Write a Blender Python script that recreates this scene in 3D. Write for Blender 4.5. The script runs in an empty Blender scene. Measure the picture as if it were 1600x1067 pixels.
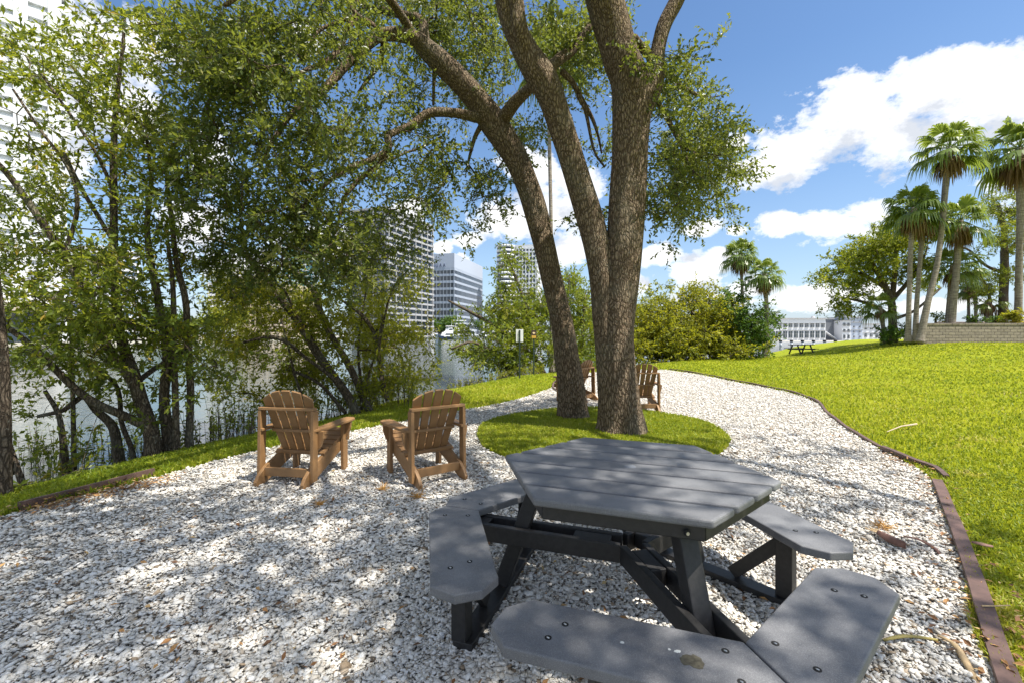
import bpy, math, random
import numpy as np
from mathutils import Vector, Matrix, Euler
R = math.radians
sc = bpy.context.scene
col = sc.collection

# ------------------------------------------------------------------ camera, sun, sky, exposure
F, HY, CX, EYE = 700.0, 523.0, 800.0, 1.5
cam_d = bpy.data.cameras.new('camera'); cam = bpy.data.objects.new('camera', cam_d); col.objects.link(cam)
cam.location = (0, 0, EYE); cam.rotation_euler = (R(90), 0, 0)
cam_d.sensor_width = 36; cam_d.lens = F*36/1600
cam_d.shift_y = -(533.5-HY)/1600
cam_d.clip_end = 6000; cam_d.clip_start = 0.05
sc.camera = cam
sc.view_settings.view_transform = 'Standard'; sc.view_settings.look = 'None'
sc.view_settings.exposure = 0.88; sc.view_settings.gamma = 1.0
sc.cycles.use_denoising = True
sc.cycles.max_bounces = 7; sc.cycles.diffuse_bounces = 4; sc.cycles.glossy_bounces = 3
sc.cycles.transparent_max_bounces = 6; sc.cycles.caustics_reflective = False; sc.cycles.caustics_refractive = False
sc.cycles.sample_clamp_indirect = 6

SUN = Vector((0.45, -0.22, 1.0)).normalized()
sun_el = math.asin(SUN.z)
sl = bpy.data.lights.new('sun', 'SUN'); sl.energy = 4.7; sl.angle = R(0.53); sl.color = (1.0, 0.95, 0.86)
so = bpy.data.objects.new('sun', sl); col.objects.link(so)
so.rotation_euler = SUN.to_track_quat('Z', 'Y').to_euler(); so.location = (10, -5, 30)

def at(px, py, d):
    return Vector(((px-CX)*d/F, d, EYE-(py-HY)*d/F))
def gp(px, py, z=0.0):
    d = (EYE-z)*F/(py-HY); return Vector(((px-CX)*d/F, d, z))

# ------------------------------------------------------------------ node helpers
class NT:
    def __init__(s, tree): s.t = tree
    def n(s, kind, **kw):
        nd = s.t.nodes.new(kind)
        for k, v in kw.items():
            if k.startswith('_'): setattr(nd, k[1:], v)
        return nd
    def l(s, a, b): s.t.links.new(a, b)
    def put(s, sock, v):
        if hasattr(v, 'is_output'): s.l(v, sock)
        else: sock.default_value = v
    def m(s, op, a, b=0.0, c=None, clamp=False):
        nd = s.t.nodes.new('ShaderNodeMath'); nd.operation = op; nd.use_clamp = clamp
        s.put(nd.inputs[0], a); s.put(nd.inputs[1], b)
        if c is not None: s.put(nd.inputs[2], c)
        return nd.outputs[0]
    def vm(s, op, a, b=None):
        nd = s.t.nodes.new('ShaderNodeVectorMath'); nd.operation = op
        s.put(nd.inputs[0], a)
        if b is not None: s.put(nd.inputs[1], b)
        return nd.outputs['Value'] if op in ('LENGTH', 'DOT_PRODUCT') else nd.outputs[0]
    def noise(s, v, scale, detail=4, rough=.55, dist=0.0):
        nd = s.t.nodes.new('ShaderNodeTexNoise')
        if v is not None: s.l(v, nd.inputs['Vector'])
        nd.inputs['Scale'].default_value = scale; nd.inputs['Detail'].default_value = detail
        nd.inputs['Roughness'].default_value = rough; nd.inputs['Distortion'].default_value = dist
        return nd.outputs[0]
    def vor(s, v, scale, feature='F1', out='Distance', rnd=1.0):
        nd = s.t.nodes.new('ShaderNodeTexVoronoi'); nd.feature = feature
        if v is not None: s.l(v, nd.inputs['Vector'])
        nd.inputs['Scale'].default_value = scale; nd.inputs['Randomness'].default_value = rnd
        return nd.outputs[out]
    def ramp(s, f, stops, interp='LINEAR'):
        nd = s.t.nodes.new('ShaderNodeValToRGB'); nd.color_ramp.interpolation = interp
        cr = nd.color_ramp
        while len(cr.elements) < len(stops): cr.elements.new(0.5)
        for e, (p, c) in zip(cr.elements, stops):
            e.position = p; e.color = (c[0], c[1], c[2], 1) if hasattr(c, '__len__') else (c, c, c, 1)
        s.l(f, nd.inputs[0]); return nd.outputs[0]
    def mix(s, f, a, b, mode='MIX'):
        nd = s.t.nodes.new('ShaderNodeMix'); nd.data_type = 'RGBA'; nd.blend_type = mode
        s.put(nd.inputs[0], f)
        for sock, v in ((nd.inputs[6], a), (nd.inputs[7], b)):
            if not hasattr(v, 'is_output') and len(v) == 3: v = (*v, 1)
            s.put(sock, v)
        return nd.outputs[2]
    def mapping(s, v, scale=(1, 1, 1), rot=(0, 0, 0)):
        nd = s.t.nodes.new('ShaderNodeMapping'); s.l(v, nd.inputs[0])
        nd.inputs['Scale'].default_value = scale; nd.inputs['Rotation'].default_value = rot
        return nd.outputs[0]
    def bump(s, h, strength=.5, dist=.01, normal=None):
        nd = s.t.nodes.new('ShaderNodeBump'); nd.inputs['Strength'].default_value = strength
        nd.inputs['Distance'].default_value = dist; s.l(h, nd.inputs['Height'])
        if normal is not None: s.l(normal, nd.inputs['Normal'])
        return nd.outputs[0]
    def obj(s): return s.t.nodes.new('ShaderNodeTexCoord').outputs['Object']
    def geo(s): return s.t.nodes.new('ShaderNodeNewGeometry').outputs['Position']
    def attr(s, name='tone'):
        nd = s.t.nodes.new('ShaderNodeAttribute'); nd.attribute_name = name; return nd.outputs['Fac']

def mat(name):
    m = bpy.data.materials.new(name); m.use_nodes = True
    t = m.node_tree; b = t.nodes['Principled BSDF']
    return m, NT(t), b
def simple(name, colr, rough=.6, metal=0.0, var=.12, scale=6.0, bump=0.0, bscale=60, spec=.5):
    m, t, b = mat(name)
    n = t.noise(t.obj(), scale, 5, .6)
    c2 = tuple(min(1, c*(1+var)) for c in colr); c1 = tuple(c*(1-var) for c in colr)
    t.l(t.ramp(n, [(.3, c1), (.7, c2)]), b.inputs['Base Color'])
    b.inputs['Roughness'].default_value = rough; b.inputs['Metallic'].default_value = metal
    b.inputs['Specular IOR Level'].default_value = spec
    if bump: t.l(t.bump(t.noise(t.obj(), bscale, 3), bump, .003), b.inputs['Normal'])
    return m

# ------------------------------------------------------------------ world: nishita sky + cumulus
w = bpy.data.worlds.new('World'); sc.world = w; w.use_nodes = True
wt = w.node_tree; wt.nodes.clear(); T = NT(wt)
sky = wt.nodes.new('ShaderNodeTexSky'); sky.sky_type = 'NISHITA'; sky.sun_disc = False
sky.sun_elevation = sun_el; sky.sun_rotation = math.atan2(SUN.x, SUN.y)
sky.air_density = 1.0; sky.dust_density = 0.6; sky.ozone_density = 2.5; sky.altitude = 0
bgs = wt.nodes.new('ShaderNodeBackground'); bgs.inputs[1].default_value = 0.102
hsv = wt.nodes.new('ShaderNodeHueSaturation'); hsv.inputs['Saturation'].default_value = 1.12
T.l(sky.outputs[0], hsv.inputs['Color']); T.l(hsv.outputs[0], bgs.inputs[0])
tc = wt.nodes.new('ShaderNodeTexCoord').outputs['Generated']
sep = wt.nodes.new('ShaderNodeSeparateXYZ'); T.l(tc, sep.inputs[0])
az = T.m('ARCTAN2', sep.outputs[0], sep.outputs[1])
hl = T.m('SQRT', T.m('ADD', T.m('MULTIPLY', sep.outputs[0], sep.outputs[0]), T.m('MULTIPLY', sep.outputs[1], sep.outputs[1])))
el = T.m('ARCTAN2', sep.outputs[2], hl)
cmb = wt.nodes.new('ShaderNodeCombineXYZ'); T.l(az, cmb.inputs[0]); T.l(el, cmb.inputs[1])
P = cmb.outputs[0]
blobs = [(1245,232,105,62),(1195,268,75,38),(1330,190,85,66),(1395,225,80,55),(1460,130,95,66),(1560,150,130,80),(1690,200,170,130),(1480,210,90,50),(1148,225,30,22),
 (1212,354,48,26),(1300,352,70,34),(1350,330,60,22),(1100,356,40,14),(1150,361,24,12),
 (1030,402,40,22),(1085,425,62,30),(1130,405,40,18),(998,448,20,18),
 (1255,462,70,24),(1180,448,60,20),(1350,455,70,18),(1100,470,90,14),(1450,480,90,14),
 (690,388,17,12),(722,410,15,13),(790,345,66,34),(735,375,30,14),(860,330,60,55),(885,395,35,30),(830,265,50,36),(905,290,40,30),
 (150,70,150,80),(30,110,120,90),(60,230,110,90),(-120,150,160,160),(385,425,70,36),(330,250,40,60),(180,160,90,60),(480,60,34,30),(520,380,90,34),(300,350,60,50),(640,330,30,20),(-100,400,180,60)]
def polar(px, py):
    x, z = (px-CX)/F, (HY-py)/F
    return math.atan2(x, 1), math.atan2(z, math.hypot(x, 1))
def density(Pv):
    base = None
    for (bx, by, rx, ry) in blobs:
        a0, e0 = polar(bx, by); a1, _ = polar(bx+rx, by); a2, _ = polar(bx-rx, by)
        _, e1 = polar(bx, by-ry); _, e2 = polar(bx, by+ry)
        sx, sy = 2/(a1-a2), 2/(e1-e2)
        v = T.vm('MULTIPLY', T.vm('SUBTRACT', Pv, (a0, e0, 0)), (sx, sy, 0))
        q = T.m('SUBTRACT', 1.0, T.vm('LENGTH', v))
        base = q if base is None else T.m('SMOOTH_MAX', base, q, .18)
    pm = T.mapping(Pv, (1, 1.5, 1))
    n1 = T.noise(pm, 8.5, 10, .62, .15)
    n0 = T.noise(pm, 2.6, 3, .5); n2_ = T.noise(pm, 24, 6, .65)
    bh = T.ramp(T.m('ADD', T.m('ABSOLUTE', az), T.m('MULTIPLY', T.m('MAXIMUM', T.m('SUBTRACT', el, .62), 0.0), 6.0)), [(.0, 0), (.95, 0), (1.0, 1)])
    b = T.m('ADD', T.m('MAXIMUM', base, T.m('ADD', -.62, T.m('MULTIPLY', bh, .72))), T.m('ADD', T.m('MULTIPLY', T.m('SUBTRACT', n1, .5), 2.4), T.m('MULTIPLY', T.m('SUBTRACT', n2_, .5), 1.3)))
    # added unseen cloud cover beside, behind and above the view whitens fill light
    return T.m('ADD', b, T.m('MULTIPLY', T.m('SUBTRACT', n0, .50), .6))
d1 = density(P)
up = T.vm('ADD', P, (0.02, 0.055, 0)); d2 = density(up)
mask = T.ramp(d1, [(.0, 0), (.2, .6), (.5, 1)])
edge = T.ramp(d2, [(.12, (1.0, 1.0, 1.0)), (.45, (.90, .91, .94)), (.85, (.60, .635, .70))])  # cloud shading put into the colour: white sunward tops, grey undersides
bgc = wt.nodes.new('ShaderNodeBackground'); T.l(edge, bgc.inputs[0]); bgc.inputs[1].default_value = 0.70
hz_f = T.ramp(el, [(.0, .7), (.10, .38), (.30, .10), (.5, 0)])
bgh = wt.nodes.new('ShaderNodeBackground'); bgh.inputs[0].default_value = (.50, .64, .86, 1); bgh.inputs[1].default_value = .58
mh = wt.nodes.new('ShaderNodeMixShader'); T.l(hz_f, mh.inputs[0]); T.l(bgs.outputs[0], mh.inputs[1]); T.l(bgh.outputs[0], mh.inputs[2])
mx = wt.nodes.new('ShaderNodeMixShader'); T.l(mask, mx.inputs[0]); T.l(mh.outputs[0], mx.inputs[1]); T.l(bgc.outputs[0], mx.inputs[2])
wo = wt.nodes.new('ShaderNodeOutputWorld'); T.l(mx.outputs[0], wo.inputs[0])

# ------------------------------------------------------------------ mesh builder
class MB:
    def __init__(s): s.v = []; s.f = []; s.mi = []; s.n = 0; s.tone = []
    def add(s, v, f, mi=0, tone=None):
        v = np.asarray(v, dtype=np.float64).reshape(-1, 3)
        if isinstance(f, np.ndarray): s.f.append((f+s.n, mi))
        else:
            by = {}
            for q in f: by.setdefault(len(q), []).append(q)
            for k in by: s.f.append((np.array(by[k])+s.n, mi))
        s.v.append(v); s.n += len(v)
        s.tone.append(np.full(len(v), .5) if tone is None else np.broadcast_to(np.asarray(tone, float), (len(v),)))
        return s
    def build(s, name, mats, parent=None, smooth=False, loc=None):
        me = bpy.data.meshes.new(name)
        V = np.concatenate(s.v) if s.v else np.zeros((0, 3))
        me.vertices.add(len(V)); me.vertices.foreach_set('co', V.astype(np.float32).ravel())
        li = np.concatenate([a.ravel() for a, _ in s.f]); tot = np.concatenate([np.full(len(a), a.shape[1]) for a, _ in s.f])
        mi = np.concatenate([np.full(len(a), m) for a, m in s.f])
        me.loops.add(len(li)); me.loops.foreach_set('vertex_index', li.astype(np.int32))
        me.polygons.add(len(tot)); st = np.concatenate([[0], np.cumsum(tot)[:-1]])
        me.polygons.foreach_set('loop_start', st.astype(np.int32)); me.polygons.foreach_set('loop_total', tot.astype(np.int32))
        me.polygons.foreach_set('material_index', mi.astype(np.int32))
        me.polygons.foreach_set('use_smooth', np.full(len(tot), bool(smooth)))
        a = me.attributes.new('tone', 'FLOAT', 'POINT'); a.data.foreach_set('value', np.concatenate(s.tone).astype(np.float32))
        me.update(calc_edges=True)
        for m in (mats if isinstance(mats, (list, tuple)) else [mats]): me.materials.append(m)
        o = bpy.data.objects.new(name, me); col.objects.link(o)
        if parent is not None: o.parent = parent
        if loc is not None: o.location = loc
        return o
    def box(s, c, size, rz=0.0, mi=0, M=None, tone=None):
        x, y, z = size[0]/2, size[1]/2, size[2]/2
        V = np.array([(i, j, k) for k in (-z, z) for j in (-y, y) for i in (-x, x)], float)
        if rz: cz, sz = math.cos(rz), math.sin(rz); V = V @ np.array([[cz, sz, 0], [-sz, cz, 0], [0, 0, 1]])
        if M is not None: V = V @ np.array(M.to_3x3()).T
        return s.add(V+np.array(c), np.array([(0, 2, 3, 1), (4, 5, 7, 6), (0, 1, 5, 4), (2, 6, 7, 3), (0, 4, 6, 2), (1, 3, 7, 5)]), mi, tone)
    def bar(s, p0, p1, wd, ht, up=(0, 0, 1), mi=0):
        p0, p1 = Vector(p0), Vector(p1); d = (p1-p0); L = d.length; d.normalize()
        u = Vector(up); x = d.cross(u).normalized(); u = x.cross(d).normalized()
        M = Matrix((x, d, u)).transposed()
        return s.box((p0+p1)/2, (wd, L, ht), 0, mi, M)
    def prism(s, pts, z0, z1, mi=0):
        n = len(pts); V = [(x, y, z0) for x, y in pts]+[(x, y, z1) for x, y in pts]
        return s.add(V, [tuple(range(n))[::-1], tuple(range(n, 2*n))]+[(i, (i+1) % n, (i+1) % n+n, i+n) for i in range(n)], mi)
    def extrude(s, pts3, vec, mi=0):
        n = len(pts3); v = Vector(vec); V = [tuple(p) for p in pts3]+[tuple(Vector(p)+v) for p in pts3]
        return s.add(V, [tuple(range(n))[::-1], tuple(range(n, 2*n))]+[(i, (i+1) % n, (i+1) % n+n, i+n) for i in range(n)], mi)
    def cyl(s, p0, p1, r0, r1=None, n=12, mi=0, tone=None):
        r1 = r0 if r1 is None else r1
        return s.tube([p0, p1], [r0, r1], n, mi, tone=tone)
    def tube(s, pts, rad, n=10, mi=0, wob=None, tone=None, cap=True):
        P_ = np.array([tuple(p) for p in pts], float); k = len(P_); rad = np.asarray(rad, float)
        tan = np.gradient(P_, axis=0) if k > 2 else np.repeat((P_[1:]-P_[:1]), k, 0)
        tan /= np.linalg.norm(tan, axis=1, keepdims=True)+1e-9
        ref = np.array([0.13, 1, 0.07]) if abs(tan[:, 1]).max() < .9 else np.array([1, .1, .07])
        a = np.cross(tan, ref); a /= np.linalg.norm(a, axis=1, keepdims=True)
        b = np.cross(tan, a)
        th = np.arange(n)*2*math.pi/n
        ring = a[:, None]*np.cos(th)[None, :, None]+b[:, None]*np.sin(th)[None, :, None]
        rr = rad[:, None]*np.ones(n)[None] if wob is None else rad[:, None]*wob(P_, th)
        V = (P_[:, None]+ring*rr[..., None]).reshape(-1, 3)
        i = np.arange(k-1)[:, None]*n; j = np.arange(n)[None]; j2 = (j+1) % n
        Fq = np.stack([i+j, i+j2, i+n+j2, i+n+j], -1).reshape(-1, 4)
        b0 = s.n; s.add(V, Fq, mi, tone)
        if cap:
            s.f.append((np.array([list(range(n))[::-1]])+b0, mi)); s.f.append((np.array([[(k-1)*n+q for q in range(n)]])+b0, mi))
        return s

def tag(o, label=None, cat=None, group=None, kind=None):
    if label: o['label'] = label
    if cat: o['category'] = cat
    if group: o['group'] = group
    if kind: o['kind'] = kind
    return o
def empty(name, loc, rz=0.0, label=None, cat=None, group=None):
    o = bpy.data.objects.new(name, None); col.objects.link(o); o.location = loc; o.rotation_euler = (0, 0, rz)
    o.empty_display_size = .2
    return tag(o, label, cat, group)
def copy_tree(o, parent=None):
    c = o.copy(); col.objects.link(c)
    if parent is not None: c.parent = parent
    for ch in [q for q in o.children]: copy_tree(ch, c)
    return c
def bevel(o, wd=.004, seg=2):
    m = o.modifiers.new('bevel', 'BEVEL'); m.width = wd; m.segments = seg; m.limit_method = 'ANGLE'; m.angle_limit = R(35); m.harden_normals = False
    return o
def catmull(pts, step):
    P_ = np.array([tuple(p) for p in pts], float)
    E_ = np.vstack([2*P_[0]-P_[1], P_, 2*P_[-1]-P_[-2]]); out = []
    for i in range(1, len(E_)-2):
        n = max(2, int(np.linalg.norm(E_[i+1][:3]-E_[i][:3])/step)); t = np.linspace(0, 1, n, endpoint=False)[:, None]
        a, b, c, d = E_[i-1], E_[i], E_[i+1], E_[i+2]
        out.append(.5*((2*b)+(-a+c)*t+(2*a-5*b+4*c-d)*t**2+(-a+3*b-3*c+d)*t**3))
    out.append(P_[-1:]); return np.vstack(out)

# ------------------------------------------------------------------ terrain
shore = [(-16, -30), (-9.5, -6), (-8.0, 2), (-7.2, 4.6), (-6.3, 7.4), (-5.2, 9.5), (-4.6, 12), (-3.2, 15), (-1.6, 18.6), (.5, 20.5), (4, 24), (9, 29), (13, 33), (17.5, 33.0), (21.5, 38), (25, 46), (40, 66), (75, 74), (260, 80)]
land_poly = np.array(shore+[(900, 80), (900, -900), (-16, -900)], float)
far_poly = np.array([(-1500, -200), (-180, 30), (-120, 60), (-104, 84), (-96, 110), (-80, 190), (-75, 290), (40, 300), (70, 230), (46, 120), (44, 87), (150, 86), (400, 84), (1500, 60), (1500, 3000), (-1500, 3000)], float)
def inside(X, Y, poly):
    x0, y0 = poly[:, 0], poly[:, 1]; x1, y1 = np.roll(x0, -1), np.roll(y0, -1); r = np.zeros(X.shape, bool)
    for a, b, c, d in zip(x0, y0, x1, y1):
        if b == d: continue
        r ^= ((b > Y) != (d > Y)) & (X < (c-a)*(Y-b)/(d-b)+a)
    return r
def edist(X, Y, poly, closed=True):
    D = np.full(X.shape, 1e9); n = len(poly)
    for i in range(n if closed else n-1):
        a = poly[i]; b = poly[(i+1) % n]; ab = b-a; L = (ab**2).sum()
        t = np.clip(((X-a[0])*ab[0]+(Y-a[1])*ab[1])/L, 0, 1)
        D = np.minimum(D, np.hypot(X-a[0]-t*ab[0], Y-a[1]-t*ab[1]))
    return D
def sstep(t): t = np.clip(t, 0, 1); return t*t*(3-2*t)
WATER = -0.72
def height(X, Y):
    X = np.asarray(X, float); Y = np.asarray(Y, float)
    s = edist(X, Y, land_poly)*np.where(inside(X, Y, land_poly), 1, -1)
    t = np.clip(s/3.3, 0, 1)
    near = np.where(s > 0, WATER*(1-t)**1.7, WATER+s*.28)
    rise = .95*sstep((X-8.5)/21)*sstep((s-1)/9)
    bumps = .025*np.sin(X*.9+1)*np.sin(Y*.7)*sstep((X-8)/4)+.08*np.sin(X*.23)*np.cos(Y*.19)*sstep((X-10)/8)
    near = np.maximum(near+(rise+bumps)*(s > 0), -3)
    fs = edist(X, Y, far_poly)*np.where(inside(X, Y, far_poly), 1, -1)
    far = np.where(fs > 0, np.minimum(WATER+.75*np.clip(fs/.5, 0, 1), .03), -3)
    return np.maximum(near, far)
def hz(x, y): return float(height(np.array([x]), np.array([y]))[0])

gravel_px_right = [(1572,1067),(1508,880),(1462,765),(1440,737),(1380,706),(1330,676),(1290,646),(1275,629),(1230,613),(1180,603),(1130,593),(1085,584),(1040,578)]
gr_right = [(2.1, -2.5), (2.05, .5)]+[tuple(gp(a, b)[:2]) for a, b in gravel_px_right]
gr_left = [(-4.2, -2.5), (-4.5, 2.5)]+[tuple(gp(a, b)[:2]) for a, b in [(-10,812),(100,783),(250,745),(400,705),(560,672),(700,645),(800,626),(866,604),(872,594),(905,584),(985,578)]]
def cm2(pts, step=.2): return [tuple(p[:2]) for p in catmull([(x, y, 0) for x, y in pts], step)]
gr_right_s = cm2(gr_right); gr_left_s = cm2(gr_left)
gravel_poly = np.array(gr_left_s+gr_right_s[::-1])
isl_px = [(752,680),(762,664),(800,652),(850,644),(900,640),(960,641),(1040,650),(1100,664),(1130,684),(1128,700),(1100,716),(1020,730),(930,738),(850,732),(790,712),(762,698)]
isl = [tuple(gp(a, b)[:2]) for a, b in isl_px]
isl_s = np.array(cm2(isl+[isl[0]], .12)[:-1])

def axis(lo, hi, dense_lo, dense_hi, step, grow=1.09):
    a = list(np.arange(dense_lo, dense_hi, step)); s = step; x = a[-1]
    while x < hi: s *= grow; x += s; a.append(x)
    s = step; x = dense_lo; b = []
    while x > lo: s *= grow; x -= s; b.append(x)
    return np.array(b[::-1]+a)
def m_lawn_nodes(t, pos):
    n1 = t.noise(pos, .7, 4, .6); n2 = t.noise(pos, 9, 5, .7); n3 = t.noise(pos, 60, 3, .7)
    c = t.ramp(n1, [(.3, (.17, .24, .008)), (.5, (.27, .32, .010)), (.72, (.36, .37, .018))])
    c = t.mix(t.ramp(n2, [(.35, .0), (.75, .75)]), c, (.32, .32, .03))
    c = t.mix(t.ramp(n3, [(.3, .55), (.6, 0)]), c, (.035, .055, .008))
    return c, n3, n2
mg, t, b = mat('lawn_ground'); pos = t.geo()
c, n3, n2 = m_lawn_nodes(t, pos); n1g = t.noise(pos, .15, 5, .6)
sepg = t.n('ShaderNodeSeparateXYZ'); t.l(pos, sepg.inputs[0])
mud = t.m('MULTIPLY', t.m('ADD', sepg.outputs[2], .40), -5.0, clamp=True)
c = t.mix(mud, c, t.ramp(n2, [(.3, (.06, .045, .03)), (.7, (.17, .13, .085))]))
dirt = t.ramp(t.noise(pos, .9, 5, .7, .6), [(.66, 0), (.74, .8)])
c = t.mix(dirt, c, (.22, .16, .09))
c = t.mix(t.attr(), c, t.ramp(n1g, [(.35, (.26, .25, .23)), (.65, (.40, .385, .35))]))
t.l(c, b.inputs['Base Color']); b.inputs['Roughness'].default_value = .95; b.inputs['Specular IOR Level'].default_value = .1
t.l(t.bump(t.m('ADD', n3, n2), .9, .03), b.inputs['Normal'])
xs = axis(-2500, 2500, -12, 34, .3); ys = axis(-600, 3500, -6, 44, .3)
X, Y = np.meshgrid(xs, ys); Z = height(X, Y)-.012
nx, ny = len(xs), len(ys)
i = np.arange(nx-1)[None]+np.arange(ny-1)[:, None]*nx
mb = MB(); mb.add(np.stack([X, Y, Z], -1).reshape(-1, 3), np.stack([i, i+1, i+nx+1, i+nx], -1).reshape(-1, 4), 0, inside(X, Y, far_poly).ravel().astype(float))
lawn = mb.build('lawn', mg, smooth=True); lawn['kind'] = 'structure'

# water
mw, t, b = mat('river_water'); pos = t.geo()
b.inputs['Base Color'].default_value = (.045, .06, .045, 1); b.inputs['Roughness'].default_value = .06; b.inputs['IOR'].default_value = 1.33
pw = t.mapping(pos, (1, 2.2, 1))
hgt = t.m('ADD', t.noise(pw, 2.4, 3, .55, .4), t.m('MULTIPLY', t.noise(pw, .35, 2, .5), 1.6))
t.l(t.bump(hgt, .22, .05), b.inputs['Normal'])
mb = MB(); mb.add([(-2500, -600, WATER), (2500, -600, WATER), (2500, 3400, WATER), (-2500, 3400, WATER)], np.array([(0, 1, 2, 3)]))
mb.build('water', mw)['kind'] = 'structure'

# gravel sheet
def tri_fill(outer, holes, z):
    import bmesh
    bm = bmesh.new(); edges = []
    for ring in [outer]+holes:
        vs = [bm.verts.new((x, y, z)) for x, y in ring]
        for a_, b_ in zip(vs, vs[1:]+vs[:1]): edges.append(bm.edges.new((a_, b_)))
    bmesh.ops.triangle_fill(bm, edges=edges, use_beauty=True)
    bmesh.ops.recalc_face_normals(bm, faces=bm.faces)
    if sum(f.normal.z for f in bm.faces) < 0: bmesh.ops.reverse_faces(bm, faces=bm.faces)
    me = bpy.data.meshes.new('gravel'); bm.to_mesh(me); bm.free(); return me
mgr, t, b = mat('white_gravel'); pos = t.geo()
warp = t.vm('ADD', pos, t.vm('MULTIPLY', t.n('ShaderNodeTexNoise').outputs['Color'], (.0, .0, .0)))
pz = t.mapping(pos, (1, 1, 0))
ve = t.vor(pz, 46, 'DISTANCE_TO_EDGE'); vc = t.vor(pz, 46, 'F1', 'Color')
sv = t.n('ShaderNodeSeparateXYZ'); t.l(vc, sv.inputs[0])
stone = t.ramp(sv.outputs[0], [(0, (.36, .31, .25)), (.25, (.60, .56, .49)), (.7, (.74, .705, .64)), (1, (.82, .80, .75))])
brown = t.m('MULTIPLY', t.ramp(t.noise(pz, 2.2, 5, .7), [(.5, 0), (.72, .9)]), t.ramp(sv.outputs[1], [(.55, 0), (.6, 1)]))
stone = t.mix(brown, stone, (.20, .12, .06))
gap = t.ramp(ve, [(.02, 0), (.16, 1)])
cg = t.mix(gap, (.085, .07, .055), stone)
t.l(cg, b.inputs['Base Color']); b.inputs['Roughness'].default_value = .85; b.inputs['Specular IOR Level'].default_value = .25
hh = t.m('ADD', t.m('MULTIPLY', t.ramp(ve, [(0, 0), (.3, 1)]), .8), sv.outputs[2])
t.l(t.bump(hh, .9, .012), b.inputs['Normal'])
me = tri_fill([tuple(p) for p in gravel_poly], [], .004); me.materials.append(mgr)
o = bpy.data.objects.new('gravel_path', me); col.objects.link(o); o['kind'] = 'structure'
me = tri_fill([tuple(p) for p in isl_s], [], .03); me.materials.append(mg)
o = bpy.data.objects.new('lawn', me); col.objects.link(o); o['kind'] = 'structure'

# loose stones, the near ones as real geometry
rng = np.random.default_rng(7)
def ico():
    g = (1+5**.5)/2
    v = np.array([(-1,g,0),(1,g,0),(-1,-g,0),(1,-g,0),(0,-1,g),(0,1,g),(0,-1,-g),(0,1,-g),(g,0,-1),(g,0,1),(-g,0,-1),(-g,0,1)], float)
    v /= np.linalg.norm(v[0])
    f = np.array([(0,11,5),(0,5,1),(0,1,7),(0,7,10),(0,10,11),(1,5,9),(5,11,4),(11,10,2),(10,7,6),(7,1,8),(3,9,4),(3,4,2),(3,2,6),(3,6,8),(3,8,9),(4,9,5),(2,4,11),(6,2,10),(8,6,7),(9,8,1)])
    return v, f
IV, IF = ico()
def rotmats(n, tilt):
    a = rng.uniform(0, 2*math.pi, n); tx = rng.normal(0, tilt, n); ty = rng.normal(0, tilt, n)
    ca, sa = np.cos(a), np.sin(a); z = np.zeros(n); o1 = np.ones(n)
    Rz = np.stack([ca, -sa, z, sa, ca, z, z, z, o1], -1).reshape(n, 3, 3)
    Rx = np.stack([o1, z, z, z, np.cos(tx), -np.sin(tx), z, np.sin(tx), np.cos(tx)], -1).reshape(n, 3, 3)
    Ry = np.stack([np.cos(ty), z, np.sin(ty), z, o1, z, -np.sin(ty), z, np.cos(ty)], -1).reshape(n, 3, 3)
    return Rx @ Ry @ Rz
def log_sample(n, r0, r1, a0=-52, a1=52, p=0.0):
    u = rng.random(n)
    d = np.exp(math.log(r0)+u*(math.log(r1)-math.log(r0))) if p == 0 else (r0**p+u*(r1**p-r0**p))**(1/p)
    a = np.radians(rng.uniform(a0, a1, n)); return d*np.sin(a), d*np.cos(a)
n = 380000
x, y = log_sample(n, 1.1, 21, p=.35)
k = inside(x, y, gravel_poly) & ~inside(x, y, isl_s); x, y = x[k], y[k]; n = len(x)
d = np.hypot(x, y)
sz = rng.lognormal(0, .34, n)*.0072*(1+.055*d); sz = np.clip(sz, .0035, .028)
scl = np.stack([sz*rng.uniform(.9, 1.6, n), sz*rng.uniform(.7, 1.1, n), sz*rng.uniform(.28, .5, n)], -1)
V = IV[None]*(1+rng.normal(0, .16, (n, 12, 1)))*scl[:, None]
V = np.einsum('nij,nkj->nki', rotmats(n, .3), V)+np.stack([x, y, .006+sz*.45+rng.random(n)*.010], -1)[:, None]
Fi = (IF[None]+(np.arange(n)*12)[:, None, None]).reshape(-1, 3)
mb = MB(); mb.add(V.reshape(-1, 3), Fi, 0, np.repeat(rng.random(n), 12))
mst, t, b = mat('crushed_stone'); a_ = t.attr()
cs = t.ramp(a_, [(0, (.10, .08, .06)), (.03, (.34, .25, .16)), (.08, (.52, .47, .40)), (.35, (.70, .665, .60)), (.8, (.80, .77, .71)), (1, (.86, .84, .80))])
cs = t.mix(t.ramp(t.noise(t.geo(), 90, 2), [(.45, 0), (.75, .2)]), cs, (.38, .31, .22))
t.l(cs, b.inputs['Base Color']); b.inputs['Roughness'].default_value = .7; b.inputs['Specular IOR Level'].default_value = .3
tag(mb.build('gravel_stones', mst, smooth=True), 'loose crushed white shell and stone covering the seating area and path', 'gravel', kind='stuff')

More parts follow.
